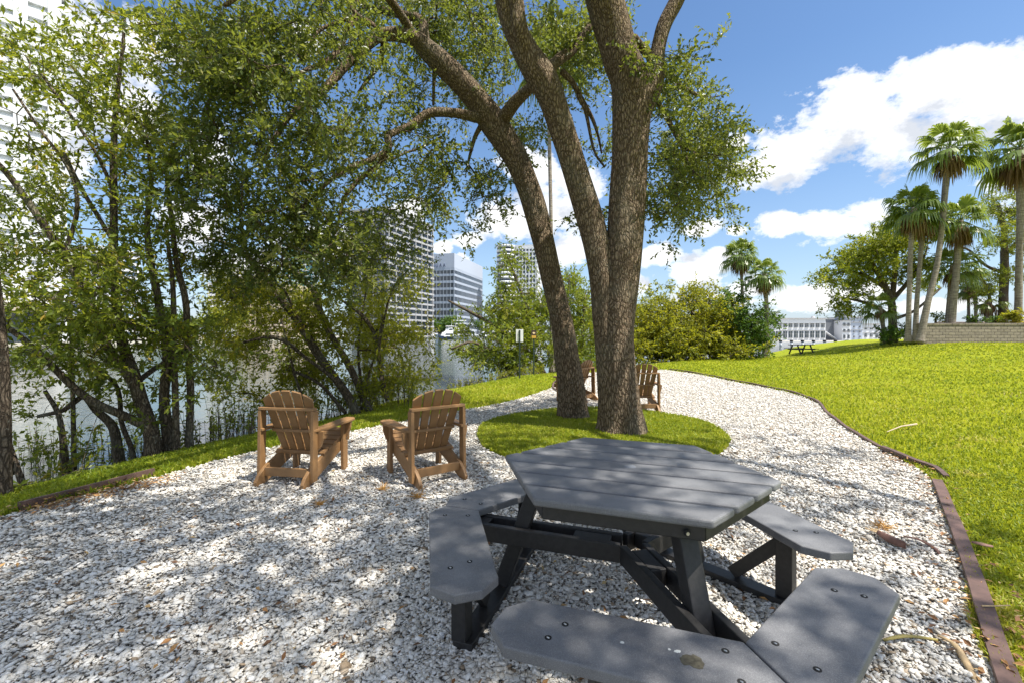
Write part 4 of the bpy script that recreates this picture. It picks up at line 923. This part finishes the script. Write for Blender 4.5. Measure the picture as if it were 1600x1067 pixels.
mb = MB(); mb.bar((.3, .45, .6), (11.5, 11.7, .6), .4, 1.58); bevel(mb.build('side_wall', mwl, wr), .02)
mb = MB(); mb.box((16, .2, 1.475), (32.1, .46, .13)); bevel(mb.build('coping', mwl, wr), .02)
M_soil = simple('mulch_bed', (.13, .085, .05), .95, var=.4, scale=5, bump=.6, bscale=30)
mb = MB(); Q_ = [(WX+.8, 29.35, 2.12), (WX+33, 29.35, 2.12), (WX+40, 46, 2.8), (WX+17, 46, 2.8)]; mb.add([(a_, b_, .1) for a_, b_, _ in Q_]+Q_, [(3, 2, 1, 0), (4, 5, 6, 7), (0, 1, 5, 4), (1, 2, 6, 5), (2, 3, 7, 6), (3, 0, 4, 7)]); mb.build('ground', M_soil)['kind'] = 'structure'
def shrub(label, px, py, d, rx, ry, lm_, leaf=(.2, .08), cov=2.0):
    root = empty('shrub', at(px, py+ry*.8, d), 0, label, 'shrub'); mb = MB(); LP = limb(mb, [(px, py+ry, d, 4), (px, py, d, 3), (px+2, py-ry*.6, d, 2)], None, .2, 6)
    rel(root, mb); mb.build('stem', M_bark, root); cl = ell(px, py, rx, ry, d-.6, d+.6, cov, leaf, .18)
    foliage(root, LP[::2]-np.array(root.location), cl-np.array(root.location), lm_, M_bark, leaf, .3, .1, .03, .5, part='foliage')
shrub('yellowish leafy shrub spilling over the wall at the right edge', 1585, 494, 30.3, 22, 13, L_yel)
shrub('low dark shrub on the wall top below the pair of small palms', 1520, 500, 31.5, 22, 8, L_dark)
shrub('dark round shrub just left of the yellowish shrub on the wall', 1556, 492, 32, 12, 12, L_dark)
shrub('thin wispy shrub at the left end of the wall beside the palm trunks', 1462, 500, 32, 12, 10, L_mang, cov=1.0)

M_post = simple('dark_green_post', (.018, .035, .028), .5)
M_white = simple('white_paint', (.78, .79, .80), .5, var=.04)
M_ysign = simple('amber_sign_face', (.55, .33, .05), .5, var=.08)
M_dsign = simple('dark_brown_sign_face', (.05, .03, .018), .6)
def signpost(name, label, px, d, ztop, w_, h_, dark):
    x_ = (px-CX)*d/F; z0 = hz(x_, d); root = empty(name, (x_, d, z0), R(4), label, 'sign')
    mb = MB(); mb.box((0, 0, (ztop-z0)/2-.05), (.05, .03, ztop-z0+.06)); bevel(mb.build('post', M_post, root), .004)
    mb = MB(); mb.box((0, -.024 if dark else .024, ztop-z0-h_/2), (w_, .008, h_)); bevel(mb.build('panel', M_dsign if dark else M_white, root), .002)
    if dark:
        mb = MB(); mb.box((0, -.031, ztop-z0-h_+.075), (w_*.86, .003, .10)); mb.build('text_band', M_ysign, root)
        mb = MB(); mb.prism([(-.05, 0), (-.02, -.03), (.04, -.02), (.055, .02), (.0, .045), (-.045, .03)], 0, .003)
        pc = mb.build('pictogram', simple('pale_sign_figure', (.8, .6, .35), .5), root); pc.rotation_euler = (R(90), 0, 0); pc.location = (0, -.0285, ztop-z0-.12)
signpost('signpost', 'white sign panel seen from behind on a thin dark green post by the shore', 812, 15.6, at(812, 515, 15.6).z, .25, .43, False)
signpost('signpost', 'small amber and brown sign on a dark post, right of the white panel', 834, 17.2, at(834, 516, 17.2).z, .20, .33, True)

# ------------------------------------------------------------------ far buildings
G_dark = simple('dark_glass', (.03, .045, .065), .12, var=.3, scale=.3, spec=.8)
G_blue = simple('blue_glass', (.10, .16, .25), .12, var=.25, scale=.2, spec=.8)
G_teal = simple('teal_glass', (.12, .32, .34), .15, var=.25, scale=.3, spec=.8)
C_white = simple('white_stucco', (.70, .71, .73), .8, var=.05)
C_grey = simple('grey_concrete', (.40, .40, .41), .85, var=.08)
C_pale = simple('pale_blue_cladding', (.42, .47, .56), .7, var=.05)
C_beige = simple('beige_stucco', (.58, .49, .38), .85, var=.08)
C_dgrey = simple('dark_grey_cladding', (.16, .17, .19), .7, var=.06)
C_pink = simple('pink_brown_stucco', (.42, .32, .30), .85, var=.06)
def tower(name, label, A, B, depth, zb, zt, floors, bays, m_core, m_band, bandh=.9, proud=.5, m_fin=None, finw=.35, crown=0.0, m_crown=None, band='floor_band', cat='building', group=None):
    ax, ay = A; bx_, by_ = B; L = math.hypot(bx_-ax, by_-ay); rz = math.atan2(by_-ay, bx_-ax)
    root = empty(name, (ax, ay, zb), rz, label, cat, group); H = zt-zb
    mb = MB(); mb.box((L/2, depth/2, (H-crown)/2), (L, depth, H-crown)); mb.build('glazed_core', m_core, root)
    fh = (H-crown)/floors; first = None
    for k in range(floors+1):
        if first is None:
            mb = MB()
            for (cx_, cy_, sx_, sy_) in ((L/2, -proud/2, L+2*proud, proud), (L/2, depth+proud/2, L+2*proud, proud), (-proud/2, depth/2, proud, depth), (L+proud/2, depth/2, proud, depth)):
                mb.box((cx_, cy_, 0), (sx_, sy_, bandh))
            first = mb.build(band, m_band, root); o = first
        else: o = first.copy(); col.objects.link(o); o.parent = root
        o.location = (0, 0, min(max(k*fh, bandh/2), H-crown-bandh/2+.002))
    if bays:
        f0 = None
        for k in range(bays+1):
            if f0 is None:
                mb = MB(); mb.box((0, -proud-.06, (H-crown)/2), (finw, .25, H-crown-.01)); f0 = mb.build('column', m_fin or m_band, root); o = f0
            else: o = f0.copy(); col.objects.link(o); o.parent = root
            o.location = (finw/2+(L-finw)*k/bays, 0, 0)
        nb = max(2, int(bays*depth/L))
        for k in range(nb+1):
            for sd in (0, 1):
                o = f0.copy(); col.objects.link(o); o.parent = root; o.rotation_euler = (0, 0, R(90 if sd else -90)); o.location = (L if sd else 0, finw/2+(depth-finw)*k/nb, 0)
    if crown:
        mb = MB(); mb.box((L/2, depth/2, H-crown/2+.01), (L+.6, depth+.6, crown)); mb.build('parapet', m_crown or m_band, root)
    mb = MB(); mb.box((L*.5, depth*.5, H+.6), (L*.4, depth*.4, 1.2)); mb.build('roof_plant', C_grey, root)
    return root
def X_(px, d): return (px-CX)*d/F
def Zt(py, d): return EYE+(HY-py)*d/F
g0 = 0.0
tower('apartment_tower', 'very tall white waterfront tower glimpsed through the leaves at the left edge', (-139.5, 68.6), (X_(96, 104), 104), 24, g0, 96, 30, 9, simple('pale_window_wall', (.60, .62, .65), .5, var=.08, scale=.3), C_white, 2.1, .7, C_white, 2.2)
rt = empty('parking_podium', (-160, 90, 0), 0, 'low dark waterfront podium with pale columns at the foot of the white tower', 'building')
mb = MB(); mb.box((29, 7, 3.2), (54, 10, 6.4)); mb.build('dark_hall', G_dark, rt); mb = MB(); mb.box((29, 6, 7.0), (58, 13, 1.2)); mb.build('roof', C_beige, rt)
for k in range(9): mb = MB(); mb.box((1.2+6.9*k, .6, 3.2), (1.1, 1.1, 6.4)); mb.build('column', C_white, rt)
tower('apartment_block', 'pale blue and white block between the stems of the left bank tree', (X_(108, 210), 210), (X_(165, 210), 206), 18, g0, Zt(385, 208), 13, 5, G_blue, C_white, 1.3, .5)
tower('office_block', 'low beige block with a row of dark windows left of the teal tower', (X_(372, 225), 225), (X_(470, 225), 222), 20, g0, Zt(447, 224), 5, 10, G_dark, C_beige, 2.8, .4, C_beige, .9)
tower('office_block', 'white gridded block standing left of the beige block', (X_(326, 250), 250), (X_(376, 250), 250), 20, g0, Zt(442, 250), 9, 8, G_dark, C_white, 1.2, .4, C_white, .4)
tower('apartment_block', 'pinkish brown slab rising behind the beige block', (X_(368, 290), 290), (X_(402, 290), 288), 14, g0, Zt(432, 290), 10, 3, G_dark, C_pink, 2.2, .3, C_pink, 1.8)
tower('glass_tower', 'teal glass tower left of the grey condominium, mostly behind leaves', (X_(440, 240), 240), (X_(486, 240), 243), 16, g0, Zt(362, 240), 18, 4, G_teal, C_white, .5, .6, C_white, .25, 2.5, C_white)
tower('glass_tower', 'teal glass tower joined to the left side of the tall grey condominium', (X_(560, 226), 226), (X_(604, 220), 220), 20, g0, Zt(345, 222), 18, 4, G_teal, C_white, .5, .6, C_white, .25, 2.0, C_white)
tower('condominium_tower', 'tall grey condominium tower with a grid of deep balconies above the marina', (X_(604, 206), 206), (X_(674, 242), 242), 20, g0, Zt(353, 242), 21, 7, G_dark, C_grey, .95, 1.1, C_grey, .45, band='balcony')
of = tower('office_tower', 'pale blue office tower with dark ribbon windows and a blank top, right of the condominium', (X_(670, 290), 294), (X_(709.5, 290), 290), 60, g0, Zt(396, 290), 10, 7, G_dark, C_pale, 1.5, .25, C_pale, .12, 9.5, C_pale)
# blurred dark lettering on the blank top of the office tower
Hh = Zt(396, 290)
mletter = simple('dark_sign_letters', (.10, .12, .20), .6)
strokes = [((0, 0), (0, 2.2)), ((1.2, 0), (1.2, 2.2)), ((1.2, 0), (2.4, 0)), ((2.4, 0), (2.4, 2.2)), ((3.6, 0), (4.3, 2.2)), ((4.3, 2.2), (5.0, 0)), ((3.9, .9), (4.7, .9)), ((6.1, 0), (6.8, 2.2)), ((6.8, 2.2), (7.5, 0)), ((6.4, .9), (7.2, .9))]
mb = MB()
for (a_, b_) in strokes: mb.bar((3.4+a_[0], -.45, Hh-8.6+a_[1]), (3.4+b_[0], -.45, Hh-8.6+b_[1]), .2, .35, (0, 1, 0))
mb.build('sign_letters', mletter, of)
tower('apartment_block', 'beige block with slanting floor lines just right of the office tower', (X_(722, 330), 330), (X_(745, 330), 350), 24, g0, Zt(458, 330), 7, 4, G_dark, C_beige, 1.9, .5, C_beige, .5)
tower('apartment_tower', 'distant white gridded tower rising over the mangrove tree beside the leaning trunk', (X_(800, 330), 330), (X_(838, 330), 326), 22, g0, Zt(384, 330), 20, 7, G_dark, C_white, 1.2, .5, C_white, .9, 2.0, C_white)
rt = empty('round_tower', (X_(790, 322), 332, 0), 0, 'rounded white stair tower on the left corner of the distant white tower', 'building')
mb = MB(); mb.cyl((0, 0, 0), (0, 0, Zt(380, 322)), 6.5, 6.5, 24); mb.build('drum', G_dark, rt, True)
for k in range(20): mb = MB(); mb.cyl((0, 0, 2.6+k*3.3), (0, 0, 4.3+k*3.3), 6.9, 6.9, 24); mb.build('floor_band', C_white, rt, True)

# the two-storey loft building and its grey neighbours across the water on the right
def window_building(name, label, A, L, depth, H, rows, m_wall, m_trim, zb=0.0, cols=9, first_last_door=False):
    root = empty(name, (*A, zb), 0, label, 'building')
    mb = MB(); mb.box((L/2, depth/2, H/2), (L, depth, H)); mb.build('wall', m_wall, root)
    mb = MB(); mb.box((L/2, depth/2, H+.12), (L+.5, depth+.5, .24)); mb.build('roof', m_trim, root)
    mb = MB(); mb.box((L/2, -.1, H*.80), (L, .2, .16)); mb.build('cornice', m_trim, root)
    mb = MB(); mb.box((L/2, -.08, H*.47), (L, .16, .14)); mb.build('cornice', m_trim, root)
    for (zc, hh_, wd) in rows:
        w0 = None
        for k in range(cols):
            if w0 is None:
                mb = MB(); mb.box((0, -.04, 0), (wd, .12, hh_)); w0 = mb.build('window', G_dark, root); o = w0
                mb = MB(); mb.box((0, -.115, 0), (.07, .03, hh_)); mb.box((0, -.12, .1), (wd, .03, .06)); mb.box((0, -.125, -hh_/2), (wd+.16, .1, .08))
                fr = mb.build('frame', m_trim, w0)
            else:
                o = copy_tree(w0, root)
            o.location = (L*(k+.5)/cols, 0, zc)
    return root
D3 = 118
window_building('loft_building', 'long white two-storey building with two rows of dark windows across the water', (X_(1214, D3), D3), X_(1290, D3)-X_(1214, D3), 14, 5.6, [(3.9, 1.05, .85), (1.5, 1.75, .95)], C_white, C_grey, 0)
window_building('loft_building', 'taller narrow white wing at the left end of the long two-storey building', (X_(1203, D3), D3-1), X_(1213.5, D3)-X_(1203, D3), 13, 7.2, [(4.6, 1.0, .5), (1.5, 1.8, .6)], C_white, C_grey, 0, 2)
ww = empty('warehouse', (X_(1291, D3), D3+3, 0), 0, 'plain grey metal-clad warehouse beside the two-storey building', 'building')
LW = X_(1315, D3)-X_(1291, D3)
mb = MB(); mb.box((LW/2, 8, 2.8), (LW, 16, 5.6)); mb.build('wall', C_dgrey, ww); mb = MB(); mb.box((LW/2, 8, 5.7), (LW+.4, 16.4, .2)); mb.build('roof', C_grey, ww)
mb = MB(); mb.bar((.5, -1.2, 2.6), (LW-.2, -1.2, .2), 1.0, .2); mb.build('ramp', C_white, ww)
mb = MB(); mb.cyl((LW*.3, 4, 5.6), (LW*.3, 4, 6.6), .9, .3, 14); mb.build('roof_vent', C_grey, ww)
window_building('townhouse', 'small white building with a dark window column right of the grey warehouse', (X_(1316, D3), D3), X_(1329, D3)-X_(1316, D3), 10, 5.2, [(4.2, .7, .5), (2.6, .7, .5), (1.0, .9, .5)], C_white, C_dgrey, 0, 2)
window_building('townhouse', 'tall grey building with small square windows and a dark rooftop box', (X_(1330, D3), D3+2), X_(1357, D3)-X_(1330, D3), 12, 6.0, [(4.9, .4, .4), (3.6, .4, .4), (2.3, .4, .4), (1.0, .4, .4)], C_pale, C_grey, 0, 3)
tw_ = col.objects['townhouse.001']; mb = MB(); mb.box((2.4, 4, 7.0), (2.6, 3, 2.0)); mb.build('rooftop_box', C_dgrey, tw_)
window_building('townhouse', 'low pale building partly hidden by the short palm by the airy tree', (X_(1358, D3), D3+4), 6, 10, 4.3, [(3.2, .6, .6), (1.3, .9, .6)], C_white, C_grey, 0, 4)
window_building('townhouse', 'low white annex half hidden behind the waterside palm trunk', (X_(1180, D3), D3+1), X_(1202, D3)-X_(1180, D3), 12, 4.0, [(2.9, .7, .6), (1.1, 1.0, .6)], C_white, C_grey, 0, 3)
# seawall, pilings
sw = MB(); sw.bar((44.2, 86.6, -.6), (130, 85.6, -.6), .5, 1.5); tag(sw.build('seawall', C_white), 'white concrete seawall along the far bank below the two-storey building', 'seawall')
pil = None
for k in range(12):
    x_ = 45+k*2.1
    if pil is None:
        pil = empty('dock_piling', (0, 0, 0)); mb = MB(); mb.cyl((0, 0, -.9), (0, 0, .15), .22, .2, 10); mb.build('post', C_white, pil, True)
        mb = MB(); mb.cyl((0, 0, .15), (0, 0, .5), .30, .27, 10); mb.build('cap', simple('black_cap', (.015, .015, .015), .7), pil, True); o = pil
    else: o = copy_tree(pil)
    o.location = (x_, 85.6, 0); tag(o, 'white dock piling with a black cap in front of the far seawall', 'piling', 'dock pilings along the far seawall')
# dark picnic table on the crest
pt = empty('picnic_table', (X_(1252, 36), 36, hz(X_(1252, 36), 36)), R(12), 'distant black rectangular picnic table on the lawn crest in front of the seawall', 'picnic table')
mb = MB(); mb.box((0, 0, .74), (1.8, .75, .05)); mb.build('tabletop', M_black, pt)
for sd in (-1, 1):
    mb = MB(); mb.box((0, sd*.65, .44), (1.8, .26, .05)); mb.build('bench', M_black, pt)
    mb = MB(); mb.box((sd*.6, 0, .40), (.08, 1.4, .09)); mb.build('beam', M_black, pt)
    for s2 in (-1, 1): mb = MB(); mb.bar((sd*.6, s2*.25, .70), (sd*.6, s2*.58, 0), .08, .08); mb.build('leg', M_black, pt)

# far bank vegetation and other far trees
k0 = 0
for (px, py, d, rx, ry, lab, lm_) in [(700, 508, 284, 26, 13, 'rounded grey-green tree on the far quay at the foot of the office tower', L_dark), (640, 505, 282, 30, 16, 'wide tree on the far quay below the grey condominium', L_mang), (575, 500, 280, 34, 18, 'dark tree on the far quay left of the condominium', L_dark),
        (450, 505, 240, 40, 16, 'wide tree in front of the beige block', L_dark), (350, 500, 215, 40, 20, 'tree below the white gridded block on the far bank', L_mang), (250, 500, 190, 44, 24, 'big tree on the far bank behind the left tree stems', L_dark), (150, 505, 170, 44, 20, 'tree on the far bank below the pale blue block', L_mang),
        (770, 508, 300, 30, 12, 'low tree on the far quay right of the yachts', L_dark), (900, 505, 305, 40, 16, 'distant tree on the far quay behind the mangroves', L_dark)]:
    root = empty('quay_tree', (*at(px, 530, d)[:2], 0), 0, lab, 'tree'); mb = MB(); c = at(px, py, d)-root.location
    mb.cyl((0, 0, 0), (0, 0, c.z), .5, .25, 8); mb.build('trunk', M_bark, root, True)
    nk = 60; cc = unit(rng.normal(0, 1, (nk, 3)))*rng.random((nk, 1))**.4*np.array([rx*d/F, rx*d/F*.7, ry*d/F])+np.array(c)
    n_ = 45; B_ = (cc[:, None]+rng.normal(0, 1.0, (nk, n_, 3))).reshape(-1, 3); lm = MB()
    leaf_quads(lm, B_, unit(rng.normal(0, 1, B_.shape)), rng.uniform(.8, 1.5, len(B_)), rng.uniform(.5, .9, len(B_)), np.clip(rng.normal(.5, .2, len(B_)), 0, 1), .9); lm.build('crown', lm_, root)
    mb = MB(); mb.cyl((0, 0, .1), (0, 0, .4), .7, .7, 8)

# yachts
M_hull = simple('white_gelcoat', (.80, .81, .82), .25, var=.03); M_bluec = simple('blue_canvas', (.10, .18, .36), .7); M_navy = simple('navy_hull', (.03, .05, .10), .3)
def yacht(label, px, d, L, H, rz, hullm=None, cover=None, fly=True):
    root = empty('motor_yacht', (X_(px, d), d, WATER), rz, label, 'boat', 'yachts moored in front of the far quay')
    n = 9; V = []; f_ = []
    for k in range(n):
        u = k/(n-1); x = -L/2+L*u; w_ = L*.14*(1-max(0, u-.45)**2*3.2); w_ = max(w_, .03); zt = L*.085+L*.05*u**2
        V += [(x, -w_, zt), (x+L*.0, -w_*.75, .1), (x, 0, -.4), (x, w_*.75, .1), (x, w_, zt)]
    for k in range(n-1):
        for j in range(4): f_.append((k*5+j, k*5+5+j, k*5+6+j, k*5+1+j))
        f_.append((k*5+4, k*5+9, k*5+5, k*5))
    f_.append((0, 1, 2, 3, 4)); V = [(a_+(L*.06 if i_ >= 40 and i_ % 5 in (0, 4) else 0), b_, c_) for i_, (a_, b_, c_) in enumerate(V)]
    mb = MB(); mb.add(V, f_); mb.build('hull', hullm or M_hull, root)
    def deck(x0, x1, w_, z0, z1, rk, nm, m_):
        mb = MB(); mb.extrude([(x0, -w_, z0), (x1+rk, -w_, z0), (x1, -w_, z1), (x0+rk*.3, -w_, z1)], (0, 2*w_, 0)); mb.build(nm, m_, root)
    zd = L*.09
    deck(-L*.38, L*.22, L*.105, zd, zd+H*.25, L*.10, 'cabin', M_hull); deck(-L*.34, L*.225, L*.107, zd+H*.08, zd+H*.18, L*.055, 'cabin_window', G_dark)
    deck(-L*.40, L*.12, L*.11, zd+H*.26, zd+H*.31, .2, 'upper_deck', M_hull)
    if fly:
        deck(-L*.28, L*.02, L*.09, zd+H*.31, zd+H*.50, L*.05, 'flybridge', M_hull); deck(-L*.27, L*.015, L*.092, zd+H*.36, zd+H*.46, L*.04, 'flybridge_window', G_dark)
        deck(-L*.34, L*.02, L*.10, zd+H*.58, zd+H*.62, .2, 'hardtop', M_hull)
        for sx_ in (-L*.3, -L*.02): mb = MB(); mb.cyl((sx_, 0, zd+H*.45), (sx_, 0, zd+H*.6), .15); mb.build('support', M_hull, root)
        mb = MB(); mb.cyl((-L*.2, 0, zd+H*.6), (-L*.22, 0, zd+H*.9), .12, .05); mb.build('mast', M_hull, root)
    if cover: deck(-L*.35, L*.1, L*.12, zd, zd+H*.22, -L*.05, 'canvas_cover', cover)
    return root
yacht('largest white yacht with two decks of dark windows, right of the navy hull', 727, 236, 19, 13, R(8))
yacht('white flybridge yacht with a navy hull moored bow toward the open water', 700, 232, 13, 9, R(-125), M_navy)
yacht('small boat under a blue canvas cover left of the navy yacht', 678, 238, 9, 7, R(-100), None, M_bluec, False)
yacht('low white yacht just left of the blue covered boat', 652, 244, 13, 8, R(-110))
yacht('white yacht half hidden by leaves, second from the left', 622, 246, 15, 10, R(-100))
yacht('leftmost white yacht behind the yellow-green shrub', 590, 246, 16, 11, R(-80))
yacht('white yacht behind the left edge of the mangrove tree', 765, 250, 16, 10, R(15))

# ------------------------------------------------------------------ litter on the ground
M_litter, t, b = mat('dry_leaf'); t.l(t.ramp(t.attr(), [(0, (.10, .045, .018)), (.4, (.26, .12, .04)), (.75, (.42, .23, .08)), (1, (.52, .38, .17))]), b.inputs['Base Color']); b.inputs['Roughness'].default_value = .7
def litter_xy(n):
    x, y = log_sample(n, 1.2, 9.5, p=.6); k = inside(x, y, gravel_poly) & ~inside(x, y, isl_s)
    keepf = .35+.65*(np.sin(x*2.3+1)*np.sin(y*2.9+x) > .1); k &= rng.random(n) < keepf; return x[k], y[k]
x, y = litter_xy(2600)
ex, ey = [], []
for (a_, b_, n_, s_) in [((20, 806), (260, 752), 700, .10), ((1450, 745), (1500, 900), 160, .09), ((1500, 900), (1600, 1100), 160, .12), ((1380, 712), (1450, 742), 80, .08), ((755, 690), (775, 660), 90, .12)]:
    u = rng.random(n_); pa, pb = gp(*a_), gp(*b_); ex.append(pa.x+(pb.x-pa.x)*u+rng.normal(0, s_, n_)); ey.append(pa.y+(pb.y-pa.y)*u+rng.normal(0, s_, n_))
x = np.concatenate([x]+ex); y = np.concatenate([y]+ey); n = len(x)
mb = MB(); L_ = rng.uniform(.02, .055, n); a = rng.uniform(0, 2*math.pi, n)
d_ = np.stack([np.cos(a), np.sin(a), rng.normal(.05, .18, n)], -1)
leaf_quads(mb, np.stack([x, y, .028+rng.random(n)*.012+np.where(inside(x, y, gravel_poly), 0, .02)], -1), d_, L_, L_*rng.uniform(.3, .5, n), rng.random(n), .35)
nt = 5200; x, y = log_sample(nt, 1.2, 9, p=.7); k = inside(x, y, gravel_poly) & ~inside(x, y, isl_s) & (rng.random(nt) < np.where(x < .3, 1, .3)); x, y = x[k], y[k]; nt = len(x)
a = rng.normal(R(30), .6, nt); L_ = rng.uniform(.02, .09, nt); z_ = .026+rng.random(nt)*.012
P0 = np.stack([x, y, z_], -1); P1 = P0+np.stack([np.cos(a)*L_, np.sin(a)*L_, rng.normal(0, .004, nt)], -1)
sticks(mb, P0, P1, .0014, .0008, 3, 1)
tag(mb.build('leaf_litter', [M_litter, M_bark]), 'scattered dry brown leaves and twigs lying on the gravel and along the edging', 'leaf litter', kind='stuff')
M_boot = simple('dry_palm_boot', (.19, .10, .075), .7, var=.35, scale=14, bump=.4, bscale=60)
M_straw = simple('straw_fibre', (.50, .36, .20), .8, var=.3, scale=20)
# palm boot: a cupped, pointed husk
p = gp(1402, 858); pb_ = empty('palm_boot', (p.x, p.y, .03), R(8), 'dark brown split palm boot lying on gravel beside the right bench', 'palm debris')
V = []; f_ = []; n, m_ = 10, 9
for i_ in range(n):
    u = i_/(n-1); wv_ = .062*math.sin(math.pi*min(1, (1-u)*.80+.2))**.8*(1-.55*u); yy = -.06+.20*u
    for j_ in range(m_):
        s_ = -1+2*j_/(m_-1); V.append((s_*wv_, yy, .045*(1-s_*s_)*(1-.5*u)+.004+.02*u))
for i_ in range(n-1):
    for j_ in range(m_-1): q = i_*m_+j_; f_.append((q, q+1, q+m_+1, q+m_))
mb = MB(); mb.add(V, f_); hs = mb.build('husk', M_boot, pb_, True); so_ = hs.modifiers.new('solid', 'SOLIDIFY'); so_.thickness = .006
mb = MB()
for k in range(7): mb.bar((-.01+.006*k, .11, .03), (-.0+.013*k, .24+.02*math.sin(k*2), .015), .007, .003)
mb.build('fibres', M_straw, pb_)
def frond_bit(name, label, pxs, wd, m_, z=.03, lift=.015):
    pts = catmull([(*gp(a_, b_)[:2], z+lift*math.sin(i_*1.7)) for i_, (a_, b_) in enumerate(pxs)], .03)
    tn = unit(np.gradient(pts, axis=0)); sd = unit(np.cross(tn, np.array([0, 0, 1.]))); k = len(pts); u = np.linspace(0, 1, k); ww_ = wd*(.35+.65*np.sin(math.pi*np.clip(u*.9+.08, 0, 1)))[:, None]
    V = np.concatenate([pts-sd*ww_/2, pts+np.array([0, 0, .006]), pts+sd*ww_/2]); i_ = np.arange(k-1)
    mb = MB(); mb.add(V, np.vstack([np.stack([i_, i_+1, i_+k+1, i_+k], -1), np.stack([i_+k, i_+k+1, i_+2*k+1, i_+2*k], -1)]))
    o = mb.build(name, m_, None, True); s_ = o.modifiers.new('solid', 'SOLIDIFY'); s_.thickness = .003; return tag(o, label, 'palm debris')
frond_bit('dry_frond', 'long curled tan frond strip on gravel below the right front bench', [(1466, 1003), (1490, 1020), (1510, 1045), (1530, 1080)], .03, M_straw)
frond_bit('dry_frond', 'short olive and tan frond strip lying left of the long curled strip', [(1380, 1010), (1410, 1008), (1440, 1004), (1468, 1006)], .022, simple('olive_frond', (.33, .27, .08), .7, var=.3))
frond_bit('dry_frond', 'brown dry frond tail stretching right from the palm boot', [(1412, 845), (1435, 852), (1460, 862), (1470, 872)], .03, M_boot)
frond_bit('bark_flake', 'reddish brown bark flake lying on grass beside the wide edging board', [(1518, 862), (1535, 866), (1552, 870)], .06, M_boot, .07, 0)
mb = MB(); mb.tube([gp(1534, 946, .07), gp(1556, 946, .075), gp(1578, 945, .07)], [.005, .004, .003], 6); tag(mb.build('twig', M_straw), 'pale straight twig lying across the wide brown edging board', 'twig')
p0, p1 = gp(1386, 674, .05), gp(1432, 662, .06)
mb = MB(); mb.tube([p0, (p0+p1)/2+Vector((0, .02, .02)), p1], [.006, .010, .016], 7); tag(mb.build('fallen_stick', simple('bleached_wood', (.45, .36, .26), .8)), 'bleached fallen stick lying on the open sunlit lawn', 'stick')
def tuft(label, px, py, sc_=1.0):
    p = gp(px, py); mb = MB(); n = 46; B_ = np.tile(np.array([[p.x, p.y, .03]]), (n, 1))+rng.normal(0, .015*sc_, (n, 3))*np.array([1, 1, .3])
    d_ = unit(rng.normal(0, 1, (n, 3))*np.array([1, 1, .5])+np.array([0, 0, .45])); sticks(mb, B_, B_+d_*(rng.uniform(.04, .11, (n, 1))*sc_), .0028, .0008, 3)
    tag(mb.build('dry_tuft', M_gold), label, 'dry tuft', 'dry golden tufts on the gravel')
M_gold = simple('golden_dry_moss', (.48, .26, .07), .8, var=.3)
for lab, px, py, s_ in [('golden dry tuft on gravel just left of the palm boot', 1376, 828, 1.2), ('golden dry tuft on gravel below the right-turned chair', 652, 781, 1.1), ('golden dry tuft between the left brown chair and the table', 597, 768, .9), ('small dry tuft in front of the far left brown chair feet', 500, 792, .8)]: tuft(lab, px, py, s_)
